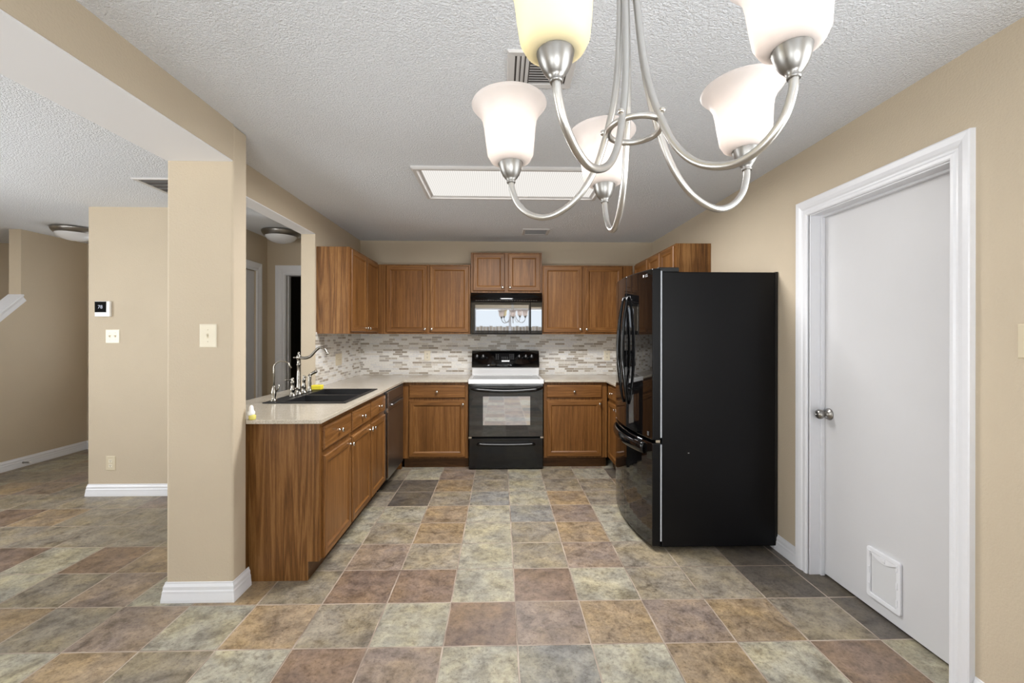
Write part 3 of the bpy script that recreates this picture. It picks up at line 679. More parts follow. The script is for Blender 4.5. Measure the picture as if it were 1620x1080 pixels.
# peninsula cabinets facing the room
PX = -1.004
def base_side(y0, y1, cols, knobs, label, end=False):
    t = empty('base_cabinet', (-1.3, (y0 + y1) / 2, 0), label, 'cabinet', 'oak base cabinets')
    b = MB(); 
    if end:
        b.prism([(-1.60, 0), (-1.066, 0), (-1.066, BZ0), (PX, BZ0), (PX, BZ1), (-1.60, BZ1)], 'y', y0, y0 + .016)
    else: b.box(-1.60, PX - .018, y0, y0 + .016, BZ0, BZ1)
    b.box(-1.60, PX - .018, y1 - .016, y1, BZ0, BZ1).box(-1.60, PX - .018, y0 + .016, y1 - .016, BZ0, BZ0 + .016)
    b.build('cabinet_box', M['oak_panel'], t)
    y0f = y0 + .0165 if end else y0
    face_slab(t, (PX, y0f, BZ0), '+x', y1 - y0f, BZ1 - BZ0)
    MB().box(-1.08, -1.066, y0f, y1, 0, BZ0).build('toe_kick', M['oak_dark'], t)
    for (a, b_), k in zip(cols, knobs):
        dw = drawer_front(t, (PX, a, .716), '+x', b_ - a, .130); knob(dw, (PX, (a + b_) / 2, .782), '+x')
        dr = panel_door(t, (PX, a, .108), '+x', b_ - a, .575)
        knob(dr, (PX, b_ - .025 if k == 'r' else a + .025, .645), '+x')
    return t
base_side(2.53, 3.032, [(2.565, 3.020)], 'r', 'nearest oak base cabinet at end of peninsula, showing its wide grained end panel', True)
base_side(3.034, 3.925, [(3.046, 3.465), (3.492, 3.905)], 'rl', 'oak base cabinet with double doors under the black sink')
# corner filler beside the dishwasher belongs to the back-left run
f = MB().box(-1.004, -.9855, 4.56, 4.632, BZ0, BZ1).box(-1.60, -1.004, 4.60, 4.64, 0, BZ1).build('corner_filler_strip', M['oak_v'])
tag(f, 'narrow oak filler strip in the corner beside the dishwasher', 'cabinet trim')
# right wall base cabinet behind the fridge
t = empty('base_cabinet', (1.43, 4.2, 0), 'oak base cabinet along right wall, half hidden behind the fridge', 'cabinet', 'oak base cabinets')
carcass(t, 1.130, 1.757, 3.80, 4.612, BZ0, BZ1, shell='lrbkf')
face_slab(t, (1.112, 4.612, BZ0), '-x', .812, BZ1 - BZ0)
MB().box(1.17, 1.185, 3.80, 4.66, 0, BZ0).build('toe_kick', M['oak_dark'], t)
for a, b_, k in ((3.82, 4.19, 4.16), (4.21, 4.57, 4.24)):
    dw = drawer_front(t, (1.112, b_, .722), '-x', b_ - a, .130); knob(dw, (1.112, (a + b_) / 2, .787), '-x')
    dr = panel_door(t, (1.112, b_, .122), '-x', b_ - a, .570); knob(dr, (1.112, k, .655), '-x')

# ------------------------------------------------------------------ countertops
CZ0, CZ1 = .883, .905
SX0, SX1, SY0, SY1 = -1.580, -1.030, 3.035, 3.815
def in_left(x, y):
    if SX0 + .02 < x < SX1 - .02 and SY0 + .02 < y < SY1 - .02: return False
    if -1.605 < x < -.965 and 2.478 < y < 4.575: return True
    if -1.365 < x < -.965 and 2.455 < y <= 2.478: return True
    if -1.77 < x <= -1.605 and 2.478 < y < 3.948: return True
    if -1.605 < x < -.330 and 4.575 <= y < 5.202: return True
    return False
cut = MB().grid_slab([-1.77, -1.603, -1.560, -1.365, -1.050, -.965, -.330], [2.455, 2.478, 3.055, 3.795, 3.948, 4.575, 5.200], in_left, CZ0, CZ1)
o = cut.build('countertop', M['quartz'], bevel=.003); tag(o, 'beige quartz countertop on the peninsula and left corner holding the black sink', 'countertop')
def in_right(x, y): return (.448 < x < 1.07 and 4.575 < y) or (x > 1.07)
o = MB().grid_slab([.448, 1.07, 1.757], [3.785, 4.575, 5.200], in_right, CZ0, CZ1).build('countertop', M['quartz'], bevel=.003)
tag(o, 'beige quartz countertop between the range and the fridge', 'countertop')

# ------------------------------------------------------------------ sink
sk = empty('kitchen_sink', ((SX0 + SX1) / 2, (SY0 + SY1) / 2, CZ1), 'black composite double bowl sink set in the beige countertop', 'sink')
ZR = CZ1 + .007
bx0, bx1 = -1.455, -1.062; by = [(3.075, 3.405), (3.445, 3.775)]
def in_rim(x, y):
    for a, b_ in by:
        if bx0 < x < bx1 and a < y < b_: return False
    return True
MB().grid_slab([SX0, bx0, bx1, SX1], [SY0, by[0][0], by[0][1], by[1][0], by[1][1], SY1], in_rim, CZ1 + .0005, ZR).build('rim', M['composite'], sk, bevel=.003)
for a, b_ in by:
    bw = MB(); z1, z0, tp = CZ1 + .001, .70, .02
    top = [(bx0, a), (bx1, a), (bx1, b_), (bx0, b_)]; bot = [(bx0 + tp, a + tp), (bx1 - tp, a + tp), (bx1 - tp, b_ - tp), (bx0 + tp, b_ - tp)]
    v = [(x, y, z1) for x, y in top] + [(x, y, z0) for x, y in bot]
    bw.add(v, [(0, 1, 5, 4), (1, 2, 6, 5), (2, 3, 7, 6), (3, 0, 4, 7), (4, 5, 6, 7)])
    bo = bw.build('bowl', M['composite'], sk, fix=False)
    so = bo.modifiers.new('wall', 'SOLIDIFY'); so.thickness = .006; so.offset = -1
    MB().lathe([(0, 0), (.042, 0), (.044, .003), (.03, .004), (0, .002)], ((bx0 + bx1) / 2, (a + b_) / 2, z0 + .0005), (0, 0, 1), 24).build('drain', M['faucet'], bo)

# bridge faucet
fc = empty('bridge_faucet', (-1.518, 3.44, ZR), 'brushed nickel bridge faucet with swan neck spout and two lever handles behind the sink', 'faucet')
fx = -1.518
pst = MB(); pst.lathe([(.026, 0), (.026, .006), (.019, .014), (.015, .030), (.019, .040), (.016, .052), (.0135, .09), (.0145, .13), (.0125, .17), (.0125, .215), (.0165, .222), (.0165, .228), (.0125, .234), (.0125, .262), (.017, .268), (.017, .290), (.012, .298), (.006, .304), (.0085, .312), (.005, .320), (0, .322)], (fx, 3.44, ZR + .0005), (0, 0, 1), 20)
pst.build('post', M['faucet'], fc)
sp_ = MB(); zt = ZR + .279
sp_.tube([(fx - .040, 3.44, zt), (fx - .036, 3.44, zt), (fx - .03, 3.44, zt), (fx, 3.44, zt)], [.004, .007, .0055, .006], 10)
pts = smooth_path([(fx, 3.44, zt), (fx + .045, 3.44, zt - .004), (fx + .085, 3.44, zt + .008), (fx + .12, 3.44, zt + .045), (fx + .155, 3.44, zt + .075), (fx + .19, 3.44, zt + .066), (fx + .212, 3.44, zt + .030)], 6)
n = len(pts); sp_.tube(pts, [.0115 - .003 * i / n for i in range(n)], 14)
sp_.lathe([(.0085, 0), (.0125, .004), (.0125, .014), (.010, .016)], (fx + .209, 3.44, zt + .037), (.5, 0, -.87), 16)
sp_.build('spout', M['faucet'], fc)
MB().tube([(fx, 3.345, ZR + .052), (fx, 3.44, ZR + .046), (fx, 3.525, ZR + .052)], .0085, 12).build('bridge_bar', M['faucet'], fc)
for yy, dx, dy in ((3.34, -.048, -.012), (3.53, .014, .012)):
    h = MB(); h.lathe([(.024, 0), (.024, .005), (.017, .012), (.013, .03), (.017, .042), (.017, .055), (.013, .066), (.0115, .09), (.015, .098), (.015, .104), (.010, .112), (.008, .120), (.011, .128), (.007, .136), (0, .138)], (fx, yy, ZR + .0005), (0, 0, 1), 18)
    ho = h.build('handle_post', M['faucet'], fc)
    lv = MB(); e = Vector((fx + dx, yy + dy, ZR + .120)); s0 = Vector((fx, yy, ZR + .124))
    lv.tube([s0, s0.lerp(e, .5), s0.lerp(e, .85), e], [.0045, .004, .006, .0065], 10); lv.build('lever', M['faucet'], ho)
sy = MB(); yy = 3.635; sy.lathe([(.022, 0), (.022, .005), (.015, .014), (.012, .04), (.014, .06), (.012, .085), (.014, .115), (.013, .128)], (fx, yy, ZR + .0005), (0, 0, 1), 18)
so_ = sy.build('side_sprayer', M['faucet'], fc)
MB().tube([(fx - .004, yy, ZR + .124), (fx + .02, yy, ZR + .142), (fx + .05, yy, ZR + .158), (fx + .056, yy, ZR + .160)], [.011, .011, .014, .012], 12).build('spray_head', M['faucet'], so_)
# filtered water tap
ft = empty('filter_tap', (-1.535, 3.10, ZR), 'slim gooseneck filtered water tap at near corner of the sink', 'faucet')
g = MB(); g.lathe([(.020, 0), (.020, .004), (.013, .012), (.011, .022), (.016, .045), (.0165, .060), (.012, .085), (.008, .10), (.006, .105)], (-1.535, 3.10, ZR + .0005), (0, 0, 1), 18)
g.build('body', M['faucet'], ft)
pts = [(-1.535, 3.10, ZR + .10), (-1.535, 3.10, ZR + .20)] + [(-1.535 + .055 - .055 * math.cos(R(a)), 3.10, ZR + .225 + .048 * math.sin(R(a))) for a in range(0, 141, 14)]
pts += [(-1.535 + .117, 3.10, ZR + .225)]
MB().tube(pts, .0052, 12).build('gooseneck_spout', M['faucet'], ft)
MB().tube([(-1.524, 3.112, ZR + .060), (-1.514, 3.118, ZR + .085), (-1.512, 3.12, ZR + .112)], [.004, .0055, .007], 10).build('lever', M['faucet'], ft)
# sponge, air freshener
sg = MB().box(-1.545, -1.462, 3.72, 3.778, ZR + .001, ZR + .038).build('sponge', M['yellow'], bevel=.006); tag(sg, 'yellow sponge lying behind the sink beside the faucet sprayer', 'sponge')
af = empty('air_freshener', (-1.342, 2.466, CZ1), 'small white plug-in air freshener with yellow oil vial on counter corner by pillar', 'air freshener')
MB().lathe([(0, .024), (.016, .024), (.019, .030), (.019, .042), (.013, .050), (.011, .068), (.006, .077), (0, .079)], (-1.342, 2.468, CZ1), (0, 0, 1), 8).build('diffuser_body', M['whiteplastic'], af)
MB().lathe([(0, .0005), (.015, .0005), (.018, .006), (.018, .022), (.012, .028), (0, .028)], (-1.336, 2.468, CZ1), (0, 0, 1), 18).build('oil_vial', M['oil'], af)

# ------------------------------------------------------------------ dishwasher
dw = empty('dishwasher', (-1.28, 4.24, 0), 'stainless steel dishwasher built in between sink cabinet and corner', 'dishwasher')
MB().box(-1.595, -1.03, 3.945, 4.545, .10, .878).build('tub', M['black_plastic'], dw)
dd = MB().box(-1.03, -.972, 3.945, 4.545, .105, .872).build('door', M['steel'], dw, bevel=.004)
MB().box(-.9865, -.9712, 3.9435, 3.9449, .11, .868).build('edge_trim', M['chrome'], dw)
hb = MB(); hb.tube([(-.973, 4.03, .742), (-.955, 4.05, .742), (-.955, 4.44, .742), (-.973, 4.46, .742)], [.009] * 4, 12); hb.build('handle', M['steel'], dd)
MB().box(-.9718, -.9705, 3.955, 4.535, .775, .777).box(-.9718, -.9705, 3.955, 4.535, .70, .7015).build('pocket_lines', M['black_plastic'], dd)
MB().box(-1.10, -1.06, 3.945, 4.545, .0, .10).build('toe_panel', M['black_plastic'], dw)

# ------------------------------------------------------------------ range
RX0, RX1, RYF = -.321, .438, 4.565
rg = empty('range', ((RX0 + RX1) / 2, 4.88, 0), 'freestanding electric range with black oven door and white cooktop', 'range')
MB().box(RX0, RX1, RYF + .045, 5.19, .012, .868).build('body', M['black_satin'], rg)
dr = MB().box(RX0 + .004, RX1 - .004, RYF, RYF + .044, .012, .318).build('storage_drawer', M['black_gloss'], rg, bevel=.006)
dh = MB(); cx_ = (RX0 + RX1) / 2
dh.tube(smooth_path([(cx_ - .285, RYF - .001, .250), (cx_ - .272, RYF - .012, .262), (cx_ - .22, RYF - .016, .258), (cx_, RYF - .018, .254), (cx_ + .22, RYF - .016, .258), (cx_ + .272, RYF - .012, .262), (cx_ + .285, RYF - .001, .250)], 6), .0135, 12)
dh.build('drawer_handle', M['black_gloss'], dr)
pk = MB(); pk.prism([(x, z) for x, z in [(cx_ + .275 * math.cos(R(a)) * (1 if abs(math.cos(R(a))) > .01 else 1), .262 + .026 * math.copysign(abs(math.sin(R(a))) ** .6, math.sin(R(a)))) for a in range(0, 360, 12)]], 'y', RYF - .0015, RYF + .001); pk.build('handle_recess', M['black_plastic'], dr)
od = MB().box(RX0 + .004, RX1 - .004, RYF - .004, RYF + .044, .335, .842).build('oven_door', M['oven_glass'], rg, bevel=.004)
MB().box(-.175, .302, RYF - .0052, RYF - .0035, .452, .742).build('oven_window', M['black_window'], od)
hh = MB(); pts = smooth_path([(RX0 + .025, RYF - .004, .834), (RX0 + .03, RYF - .035, .830), (RX0 + .12, RYF - .052, .812), (cx_, RYF - .058, .800), (RX1 - .12, RYF - .052, .812), (RX1 - .03, RYF - .035, .830), (RX1 - .025, RYF - .004, .834)], 8)
hh.tube(pts, [.010 + .011 * math.sin(math.pi * i / (len(pts) - 1)) for i in range(len(pts))], 14); hh.build('oven_door_handle', M['black_gloss'], od)
for x in (RX0 + .002, RX1 - .032): tag(MB().box(x, x + .030, RYF - .003, RYF + .03, .319, .334).build('hinge_tab', M['chrome'], rg), 'silver hinge tab')
MB().box(RX0 + .006, RX1 - .006, RYF + .002, RYF + .05, .845, .867).build('vent_strip', M['black_gloss'], rg)
ck = MB(); ck.grid_slab([RX0 - .002, RX0 + .03, RX1 - .03, RX1 + .002], [RYF - .02, RYF + .035, 5.06, 5.11], lambda x, y: not (RX0 + .03 < x < RX1 - .03 and RYF + .035 < y < 5.06), .869, .914)
ck.build('cooktop_frame', M['white_enamel'], rg, bevel=.006, seg=3)
ct = MB().box(RX0 + .0305, RX1 - .0305, RYF + .0355, 5.0595, .895, .911).build('ceramic_cooktop', plain('grey_ceramic_glass', rgb(40, 40, 42), .06, ior=1.7), rg)
for x, y, r in ((-.13, 4.75, .10), (.25, 4.75, .08), (-.13, 4.96, .08), (.25, 4.96, .10)):
    ring = MB(); ring.lathe([(r - .002, .9112), (r, .9114), (r + .002, .9112)], (x, y, 0), (0, 0, 1), 36, cap=False); ring.build('burner_ring', M['grey_text'], ct)
bgd = MB(); bgd.prism([(5.075, .9145), (5.062, 1.002), (5.19, 1.002), (5.19, .9145)], 'x', RX0 + .004, RX1 - .004); bgd.build('backguard', M['white_enamel'], rg, bevel=.003)
cp = MB(); prof = [(5.048, 1.002), (5.046, 1.02), (5.050, 1.04), (5.058, 1.065), (5.068, 1.095), (5.080, 1.125), (5.092, 1.150), (5.106, 1.172), (5.126, 1.183), (5.15, 1.185), (5.19, 1.185), (5.19, 1.002)]
cp.prism(prof, 'x', RX0 + .002, RX1 - .002, smooth=True); cpo = cp.build('control_panel', M['black_gloss'], rg)
def cp_y(z):
    for (a, b_), (c, d) in zip(prof, prof[1:]):
        if b_ <= z <= d: return a + (c - a) * (z - b_) / (d - b_)
for px_ in (-.262, -.192, .212, .286, .352):
    zc = 1.118; yc_ = cp_y(zc); nv = Vector((0, -.93, .36)).normalized()
    k = MB(); k.lathe([(0, 0), (.025, .0), (.0245, .004), (.020, .008), (.018, .020), (.015, .023), (0, .023)], (px_, yc_ - .001, zc), nv, 22); ko = k.build('knob', M['black_plastic'], cpo)
    g = MB(); c0 = Vector((px_, yc_ - .001, zc)) + nv * .0235; upv = Vector((0, .36, .93)).normalized()
    g.tube([c0 - upv * .014, c0 + upv * .017], .0035, 8); g.build('grip', M['grey_text'], ko)
dsp = MB(); z0_, z1_ = 1.080, 1.158
dsp.prism([(cp_y(z0_) - .006, z0_), (cp_y(z1_) - .006, z1_), (cp_y(z1_) + .004, z1_), (cp_y(z0_) + .004, z0_)], 'x', -.058, .162); do = dsp.build('display', M['screen'], cpo, bevel=.003)
bt = MB()
for gx in (-.045, -.024, .108, .128, .146):
    for gz in (1.094, 1.110, 1.126, 1.142):
        y_ = cp_y(gz) - .0064; bt.box(gx - .005, gx + .005, y_ - .0006, y_ + .001, gz - .003, gz + .003)
for gx in (.02, .04, .06, .08):
    for gz in (1.096, 1.112): y_ = cp_y(gz) - .0064; bt.box(gx - .006, gx + .006, y_ - .0006, y_ + .001, gz - .003, gz + .003)
bt.build('touch_keys', plain('dim_key_print', rgb(74, 74, 76), .4), do)

# ------------------------------------------------------------------ microwave
mw = empty('microwave', (.066, 5.0, 1.368), 'black over-the-range microwave under the short oak cabinet', 'microwave')
MX0, MX1, MYF, MZ0, MZ1 = -.314, .446, 4.80, 1.368, 1.812
MB().box(MX0, MX1, MYF + .03, 5.20, MZ0, MZ1).build('body', M['black_satin'], mw)
gr = MB(); gp = [(MYF + .03, 1.715), (MYF - .002, 1.715), (MYF - .003, 1.735), (MYF + .001, 1.76), (MYF + .010, 1.785), (MYF + .022, 1.806), (MYF + .03, 1.811)]
gr.prism(gp, 'x', MX0 + .001, MX1 - .001, smooth=True); gro = gr.build('vent_grille', M['black_gloss'], mw)
sl = MB()
for k in range(26):
    x = MX0 + .05 + k * .0255; sl.box(x, x + .017, MYF - .0042, MYF - .001, 1.726, 1.731)
sl.build('vent_slots', M['slot'], gro)
md = MB().box(MX0 + .001, .318, MYF, MYF + .029, MZ0 + .012, 1.713).build('door', M['black_glass'], mw, bevel=.003)
MB().box(-.268, .300, MYF - .0012, MYF + .001, MZ0 + .042, 1.682).build('door_window', M['micro_window'], md)
mc = MB().box(.321, MX1 - .001, MYF, MYF + .029, MZ0 + .012, 1.713).build('control_panel', M['black_glass'], mw, bevel=.003); MB().box(.327, MX1 - .008, MYF - .0012, MYF + .001, MZ0 + .042, 1.660).build('keypad_glass', M['micro_window'], mc)
MB().box(MX0 + .001, MX1 - .001, MYF + .006, MYF + .029, MZ0, MZ0 + .011).build('bottom_trim', M['black_gloss'], mw)

# ------------------------------------------------------------------ refrigerator
FY0, FY1, FXB, FXD, FZT = 2.825, 3.735, 1.757, 1.022, 1.764
fr = empty('refrigerator', (1.36, (FY0 + FY1) / 2, 0), 'black french door refrigerator with bottom freezer against the right wall', 'refrigerator')
MB().box(FXD, FXB, FY0, FY1, .025, FZT).build('body', M['black_satin'], fr, bevel=.006)
bk = MB().box(FXB - .012, FXB + .004, FY0 - .003, FY1, .03, FZT + .002); bk.build('rear_flange', M['black_plastic'], fr)
YC = (FY0 + FY1) / 2
def bow(y, d=0): return .905 + .056 * ((y - YC) / .455) ** 2 - d
def bow_door(name, y0, y1, z0, z1, parent, mat):
    n = 14; ys = [y0 + (y1 - y0) * k / n for k in range(n + 1)]
    poly = [(bow(y), y) for y in ys] + [(FXD - .010, y1), (FXD - .010, y0)]
    b = MB(); b.prism([(p[0], p[1]) for p in poly], 'z', z0, z1)
    for q_, f_ in enumerate(b.f):
        ys_ = [b.v[i][1] for i in f_]; xs_ = [b.v[i][0] for i in f_]
        if max(ys_) - min(ys_) < 1e-4 or min(xs_) > FXD - .02: b.m[q_] = 1
    o = b.build(name, [mat, M['black_satin']], parent)
    bv = o.modifiers.new('bevel', 'BEVEL'); bv.width = .006; bv.segments = 3; bv.limit_method = 'ANGLE'; bv.angle_limit = R(40)
    return o
dn = bow_door('door', FY0, YC - .057, .700, 1.785, fr, M['black_glass'])
df = bow_door('door', YC - .053, FY1, .700, 1.785, fr, M['black_glass'])
fz = bow_door('freezer_drawer', FY0, FY1, .030, .680, fr, M['black_glass'])
gk = MB().box(FXD - .0098, FXD - .0004, FY0 + .003, FY1 - .003, .715, 1.770).box(FXD - .0098, FXD - .0004, FY0 + .003, FY1 - .003, .06, .672).build('door_gasket', M['gasket'], fr); tag(gk, 'pale door gasket')
for yy, dparent in ((YC - .105, dn), (YC - .005, df)):
    hb = MB(); pts = []
    for k in range(25):
        tt = k / 24; z = .875 + tt * .765; off = .040 * math.sin(math.pi * tt) ** .75
        pts.append((bow(yy) - .004 - off, yy, z))
    hb.tube(pts, [.008 + .007 * math.sin(math.pi * k / 24) for k in range(25)], 12); hb.build('handle', M['black_gloss'], dparent)
hb = MB(); pts = []
for k in range(25):
    tt = k / 24; y = 2.92 + tt * .70; pts.append((bow(y) - .002 - .024 * math.sin(math.pi * tt) ** .5, y, .628))
hb.tube(pts, .016, 12, flat=2.2); hb.build('handle', M['black_gloss'], fz)
hg = MB().box(1.0, 1.135, FY0 + .012, FY0 + .075, FZT + .0005, 1.795).build('hinge_cover', M['black_plastic'], fr, bevel=.005)
MB().box(1.0, 1.135, FY1 - .075, FY1 - .012, FZT + .0005, 1.795).build('hinge_cover', M['black_plastic'], fr, bevel=.005)
MB().box(.985, 1.012, FY0 + .01, FY0 + .05, .682, .698).build('middle_hinge', M['chrome'], fr)
MB().box(1.03, 1.74, FY0 + .06, FY1 - .06, .0, .0245).build('base_feet', M['black_plastic'], fr)
# maker's badge top of the near door and rating label at its foot
def text_obj(name, body, size, mat, parent, loc, rot, ext=.0004):
    cu = bpy.data.curves.new(name, 'FONT'); cu.body = body; cu.size = size; cu.extrude = ext; cu.align_x = 'CENTER'; cu.align_y = 'CENTER'
    tmp = bpy.data.objects.new(name + '_tmp', cu); col.objects.link(tmp)
    dg = bpy.context.evaluated_depsgraph_get(); dg.update()
    me_ = bpy.data.meshes.new_from_object(tmp.evaluated_get(dg)); bpy.data.objects.remove(tmp)
    me_.name = name; me_.materials.clear(); me_.materials.append(mat)
    o = bpy.data.objects.new(name, me_); col.objects.link(o)
    o.parent = parent; o.rotation_euler = rot; o.location = Vector(loc) - world_loc(parent); return o
yb2 = 2.905; ang = math.atan2(2 * .056 * (yb2 - YC) / .455 ** 2, 1)
MB().lathe([(0, 0), (.009, 0), (.009, .0012), (0, .0012)], (bow(2.935) - .0002, 2.935, 1.748), (-1, 0, 0), 18).build('badge_disc', M['whiteplastic'], dn)
text_obj('badge_letters', 'LG', .026, M['grey_text'], dn, (bow(2.898) - .0006, 2.898, 1.748), (R(90), 0, R(-90) - ang))
lb = MB(); lb.box(bow(2.88) - .0012, bow(2.88) + .004, 2.862, 2.935, .722, .745); lb.build('rating_label', M['black_plastic'], dn)
lf = MB(); X_ = bow(2.88) - .0016
for (y0, y1, z0, z1) in ((2.862, 2.935, .722, .7235), (2.862, 2.935, .7435, .745), (2.862, 2.864, .7235, .7435), (2.933, 2.935, .7235, .7435), (2.87, 2.927, .738, .7395), (2.87, 2.927, .729, .7305)): lf.box(X_, X_ + .001, y0, y1, z0, z1)
lf.build('label_print', M['grey_text'], dn)
MB().box(1.186, 1.196, FY0 - .0008, FY0 + .001, .617, .620).build('paint_chip', M['whiteplastic'], fr)

# ------------------------------------------------------------------ chandelier
CX, CYY, CZ = .2414, .80, 1.6894
ch = empty('chandelier', (CX, CYY, CZ), 'brushed nickel five arm chandelier with frosted bell glass shades hanging near the viewer', 'chandelier')
PROF = [(.014, 2.02), (.016, 1.98), (.0195, 1.92), (.026, 1.85), (.036, 1.79), (.053, 1.731), (.075, 1.676), (.105, 1.635), (.14, 1.611), (.178, 1.602), (.213, 1.613), (.240, 1.638), (.253, 1.668), (.256, 1.689)]
SHADE = [(.010, .036), (.030, .0375), (.0405, .044), (.0465, .056), (.0500, .085), (.0525, .112), (.0560, .130), (.0640, .146), (.0730, .156), (.0770, .161)]
ARMS = [(-.0069, .236), (1.2794, .2515), (2.5265, .2573), (3.8251, .2658), (5.2008, .2495)]
for k, (a, rr) in enumerate(ARMS):
    sa_, ca_ = math.sin(a), math.cos(a); sc = rr / .256
    def at(r, z):
        f_ = 1 + (sc - 1) * max(0, min(1, (r - .05) / .2)); return (CX + r * f_ * sa_, CYY + r * f_ * ca_, z)
    pts = smooth_path([at(r, z) for r, z in PROF], 5)
    arm = MB().tube(pts, .0062, 14).build('arm', M['nickel'], ch)
    c = at(.256, CZ)
    MB().lathe([(.0080, -.004), (.0092, -.001), (.0082, .002), (.0120, .006), (.0172, .013), (.0218, .023), (.0250, .036), (.0266, .050), (.0262, .052), (.0255, .050), (.0236, .037), (0, .034)], c, (0, 0, 1), 32).build('cup', M['nickel_cup'], arm)
    inner = [(r - .0028, h + .002) for r, h in reversed(SHADE)]
    MB().lathe(SHADE + [(.0762, .1628)] + inner, c, (0, 0, 1), 48, cap=False).build('lamp_shade', M['shade_warm'] if k == 3 else M['shade'], arm)
    bb = MB(); bc = (c[0], c[1], c[2] + .100); bb.sphere(bc, .021, scale=(1, 1, 1.15)); bb.lathe([(.012, .037), (.012, .080), (.015, .086)], c, (0, 0, 1), 16)
    bb.build('bulb', emis('bulb_glow', (1.0, .92, .76, 1) if k == 3 else (1.0, .92, .85, 1), 6.5), arm)
    zj = 1.731; MB().sphere(at(.0575, zj + .010), .0055).build('ring_fastener', M['chrome'], arm)
rg_ = MB(); ang_ = [2 * math.pi * k / 48 for k in range(49)]
rg_.tube([(CX + .047 * math.cos(t_), CYY + .047 * math.sin(t_), 1.732) for t_ in ang_], .0055, 12, cap=False); rg_.build('ring', M['nickel'], ch)
MB().lathe([(0, 1.995), (.012, 2.0), (.024, 2.012), (.026, 2.03), (.018, 2.05), (.010, 2.07), (.006, 2.09), (0, 2.092)], (CX, CYY, 0), (0, 0, 1), 24).build('hub', M['nickel'], ch)
cn = MB()
zc = 2.085; k = 0
while zc < 2.41:
    ring = []
    for t_ in range(17):
        a_ = 2 * math.pi * t_ / 16; o_ = .007 * math.cos(a_); h_ = .014 * math.sin(a_)
        ring.append((CX + (o_ if k % 2 else 0), CYY + (0 if k % 2 else o_), zc + h_))
    cn.tube(ring, .0016, 8, cap=False); zc += .022; k += 1
cn.build('chain', M['nickel'], ch)
MB().lathe([(0, 2.395), (.02, 2.398), (.05, 2.41), (.062, 2.425), (.064, 2.4395), (0, 2.4395)], (CX, CYY, 0), (0, 0, 1), 32).build('canopy', M['nickel'], ch)
TXc, TYc = .0242, -.0726
ch.rotation_euler = (math.atan(TYc), -math.atan(TXc), 0)

# ------------------------------------------------------------------ ceiling fixtures
tr = empty('ceiling_light', (.085, 3.215, H), 'large rectangular fluorescent ceiling light with ribbed lens above the kitchen floor', 'ceiling light')
b = MB(); ox0, ox1, oy0, oy1 = -.575, .745, 2.885, 3.545; fw = .058
prf = [(0, 0), (0, -.012), (.010, -.020), (.030, -.020), (.052, -.008), (.058, -.004), (.058, 0)]
b.sweep([(ox0, oy0, H), (ox1, oy0, H), (ox1, oy1, H), (ox0, oy1, H)], [(1, 1, 0), (-1, 1, 0), (-1, -1, 0), (1, -1, 0)], (0, 0, 1), prf, closed=True)
b.build('frame', M['vent'], tr)
MB().box(ox0 + fw, ox1 - fw, oy0 + fw, oy1 - fw, H - .006, H - .002).build('ribbed_lens', M['lens'], tr)
tl = area('fluorescent_tubes', ((ox0 + ox1) / 2, (oy0 + oy1) / 2, H - .012), (0, 0, 0), ox1 - ox0 - 2 * fw, oy1 - oy0 - 2 * fw, 64, (1.0, .985, .97))
tl.data.spread = R(176)      # prismatic lens throws its light downward

def register(name_label, x0, x1, y0, y1, n, along, group=None, diff=False):
    t = empty('ceiling_vent', ((x0 + x1) / 2, (y0 + y1) / 2, H), name_label, 'ceiling vent', group)
    b = MB(); f_ = .03; z0 = H - .008
    b.sweep([(x0, y0, H), (x1, y0, H), (x1, y1, H), (x0, y1, H)], [(1, 1, 0), (-1, 1, 0), (-1, -1, 0), (1, -1, 0)], (0, 0, 1), [(0, 0), (0, -.003), (.006, -.009), (f_, -.007), (f_, 0)], closed=True)
    b.build('frame', M['vent'], t)
    MB().box(x0 + f_, x1 - f_, y0 + f_, y1 - f_, H - .0015, H - .0005).build('duct_opening', M['vent_dark'], t)
    def slat(p0, p1, q):
        s_ = MB(); a0, a1 = Vector(p0), Vector(p1); d = Vector(q)
        s_.add([a0 - d * .0065, a1 - d * .0065, a1 + d * .0065 + Vector((0, 0, -.006)), a0 + d * .0065 + Vector((0, 0, -.006))], [(0, 1, 2, 3)])
        o_ = s_.build('louver', M['vent'], t, fix=False); so = o_.modifiers.new('t', 'SOLIDIFY'); so.thickness = .001
    xa = x0 + f_
    if diff:
        for k in range(3):
            x = x0 + f_ + .014 + k * .018; slat((x, y0 + f_, H - .002), (x, y1 - f_, H - .002), (-1, 0, 0))
        for k in range(3):
            x = x1 - f_ - .014 - k * .018; slat((x, y0 + f_, H - .002), (x, y1 - f_, H - .002), (1, 0, 0))
        xa, xb = x0 + f_ + .062, x1 - f_ - .062
    else: xb = x1 - f_
    for k in range(n):
        y = y0 + f_ + (y1 - y0 - 2 * f_) * (k + .5) / n
        slat((xa, y, H - .002), (xb, y, H - .002), (0, -1, 0))
    return t
register('white square ceiling vent partly behind the chandelier, nearest the viewer', .025, .300, 1.70, 1.955, 11, 'x', None, True)
register('small white ceiling vent near back wall in front of the microwave', .225, .505, 4.57, 4.83, 10, 'x')
register('white louvered ceiling vent partly hidden by the tan pillar', -2.545, -2.20, 3.165, 3.52, 4, 'x')

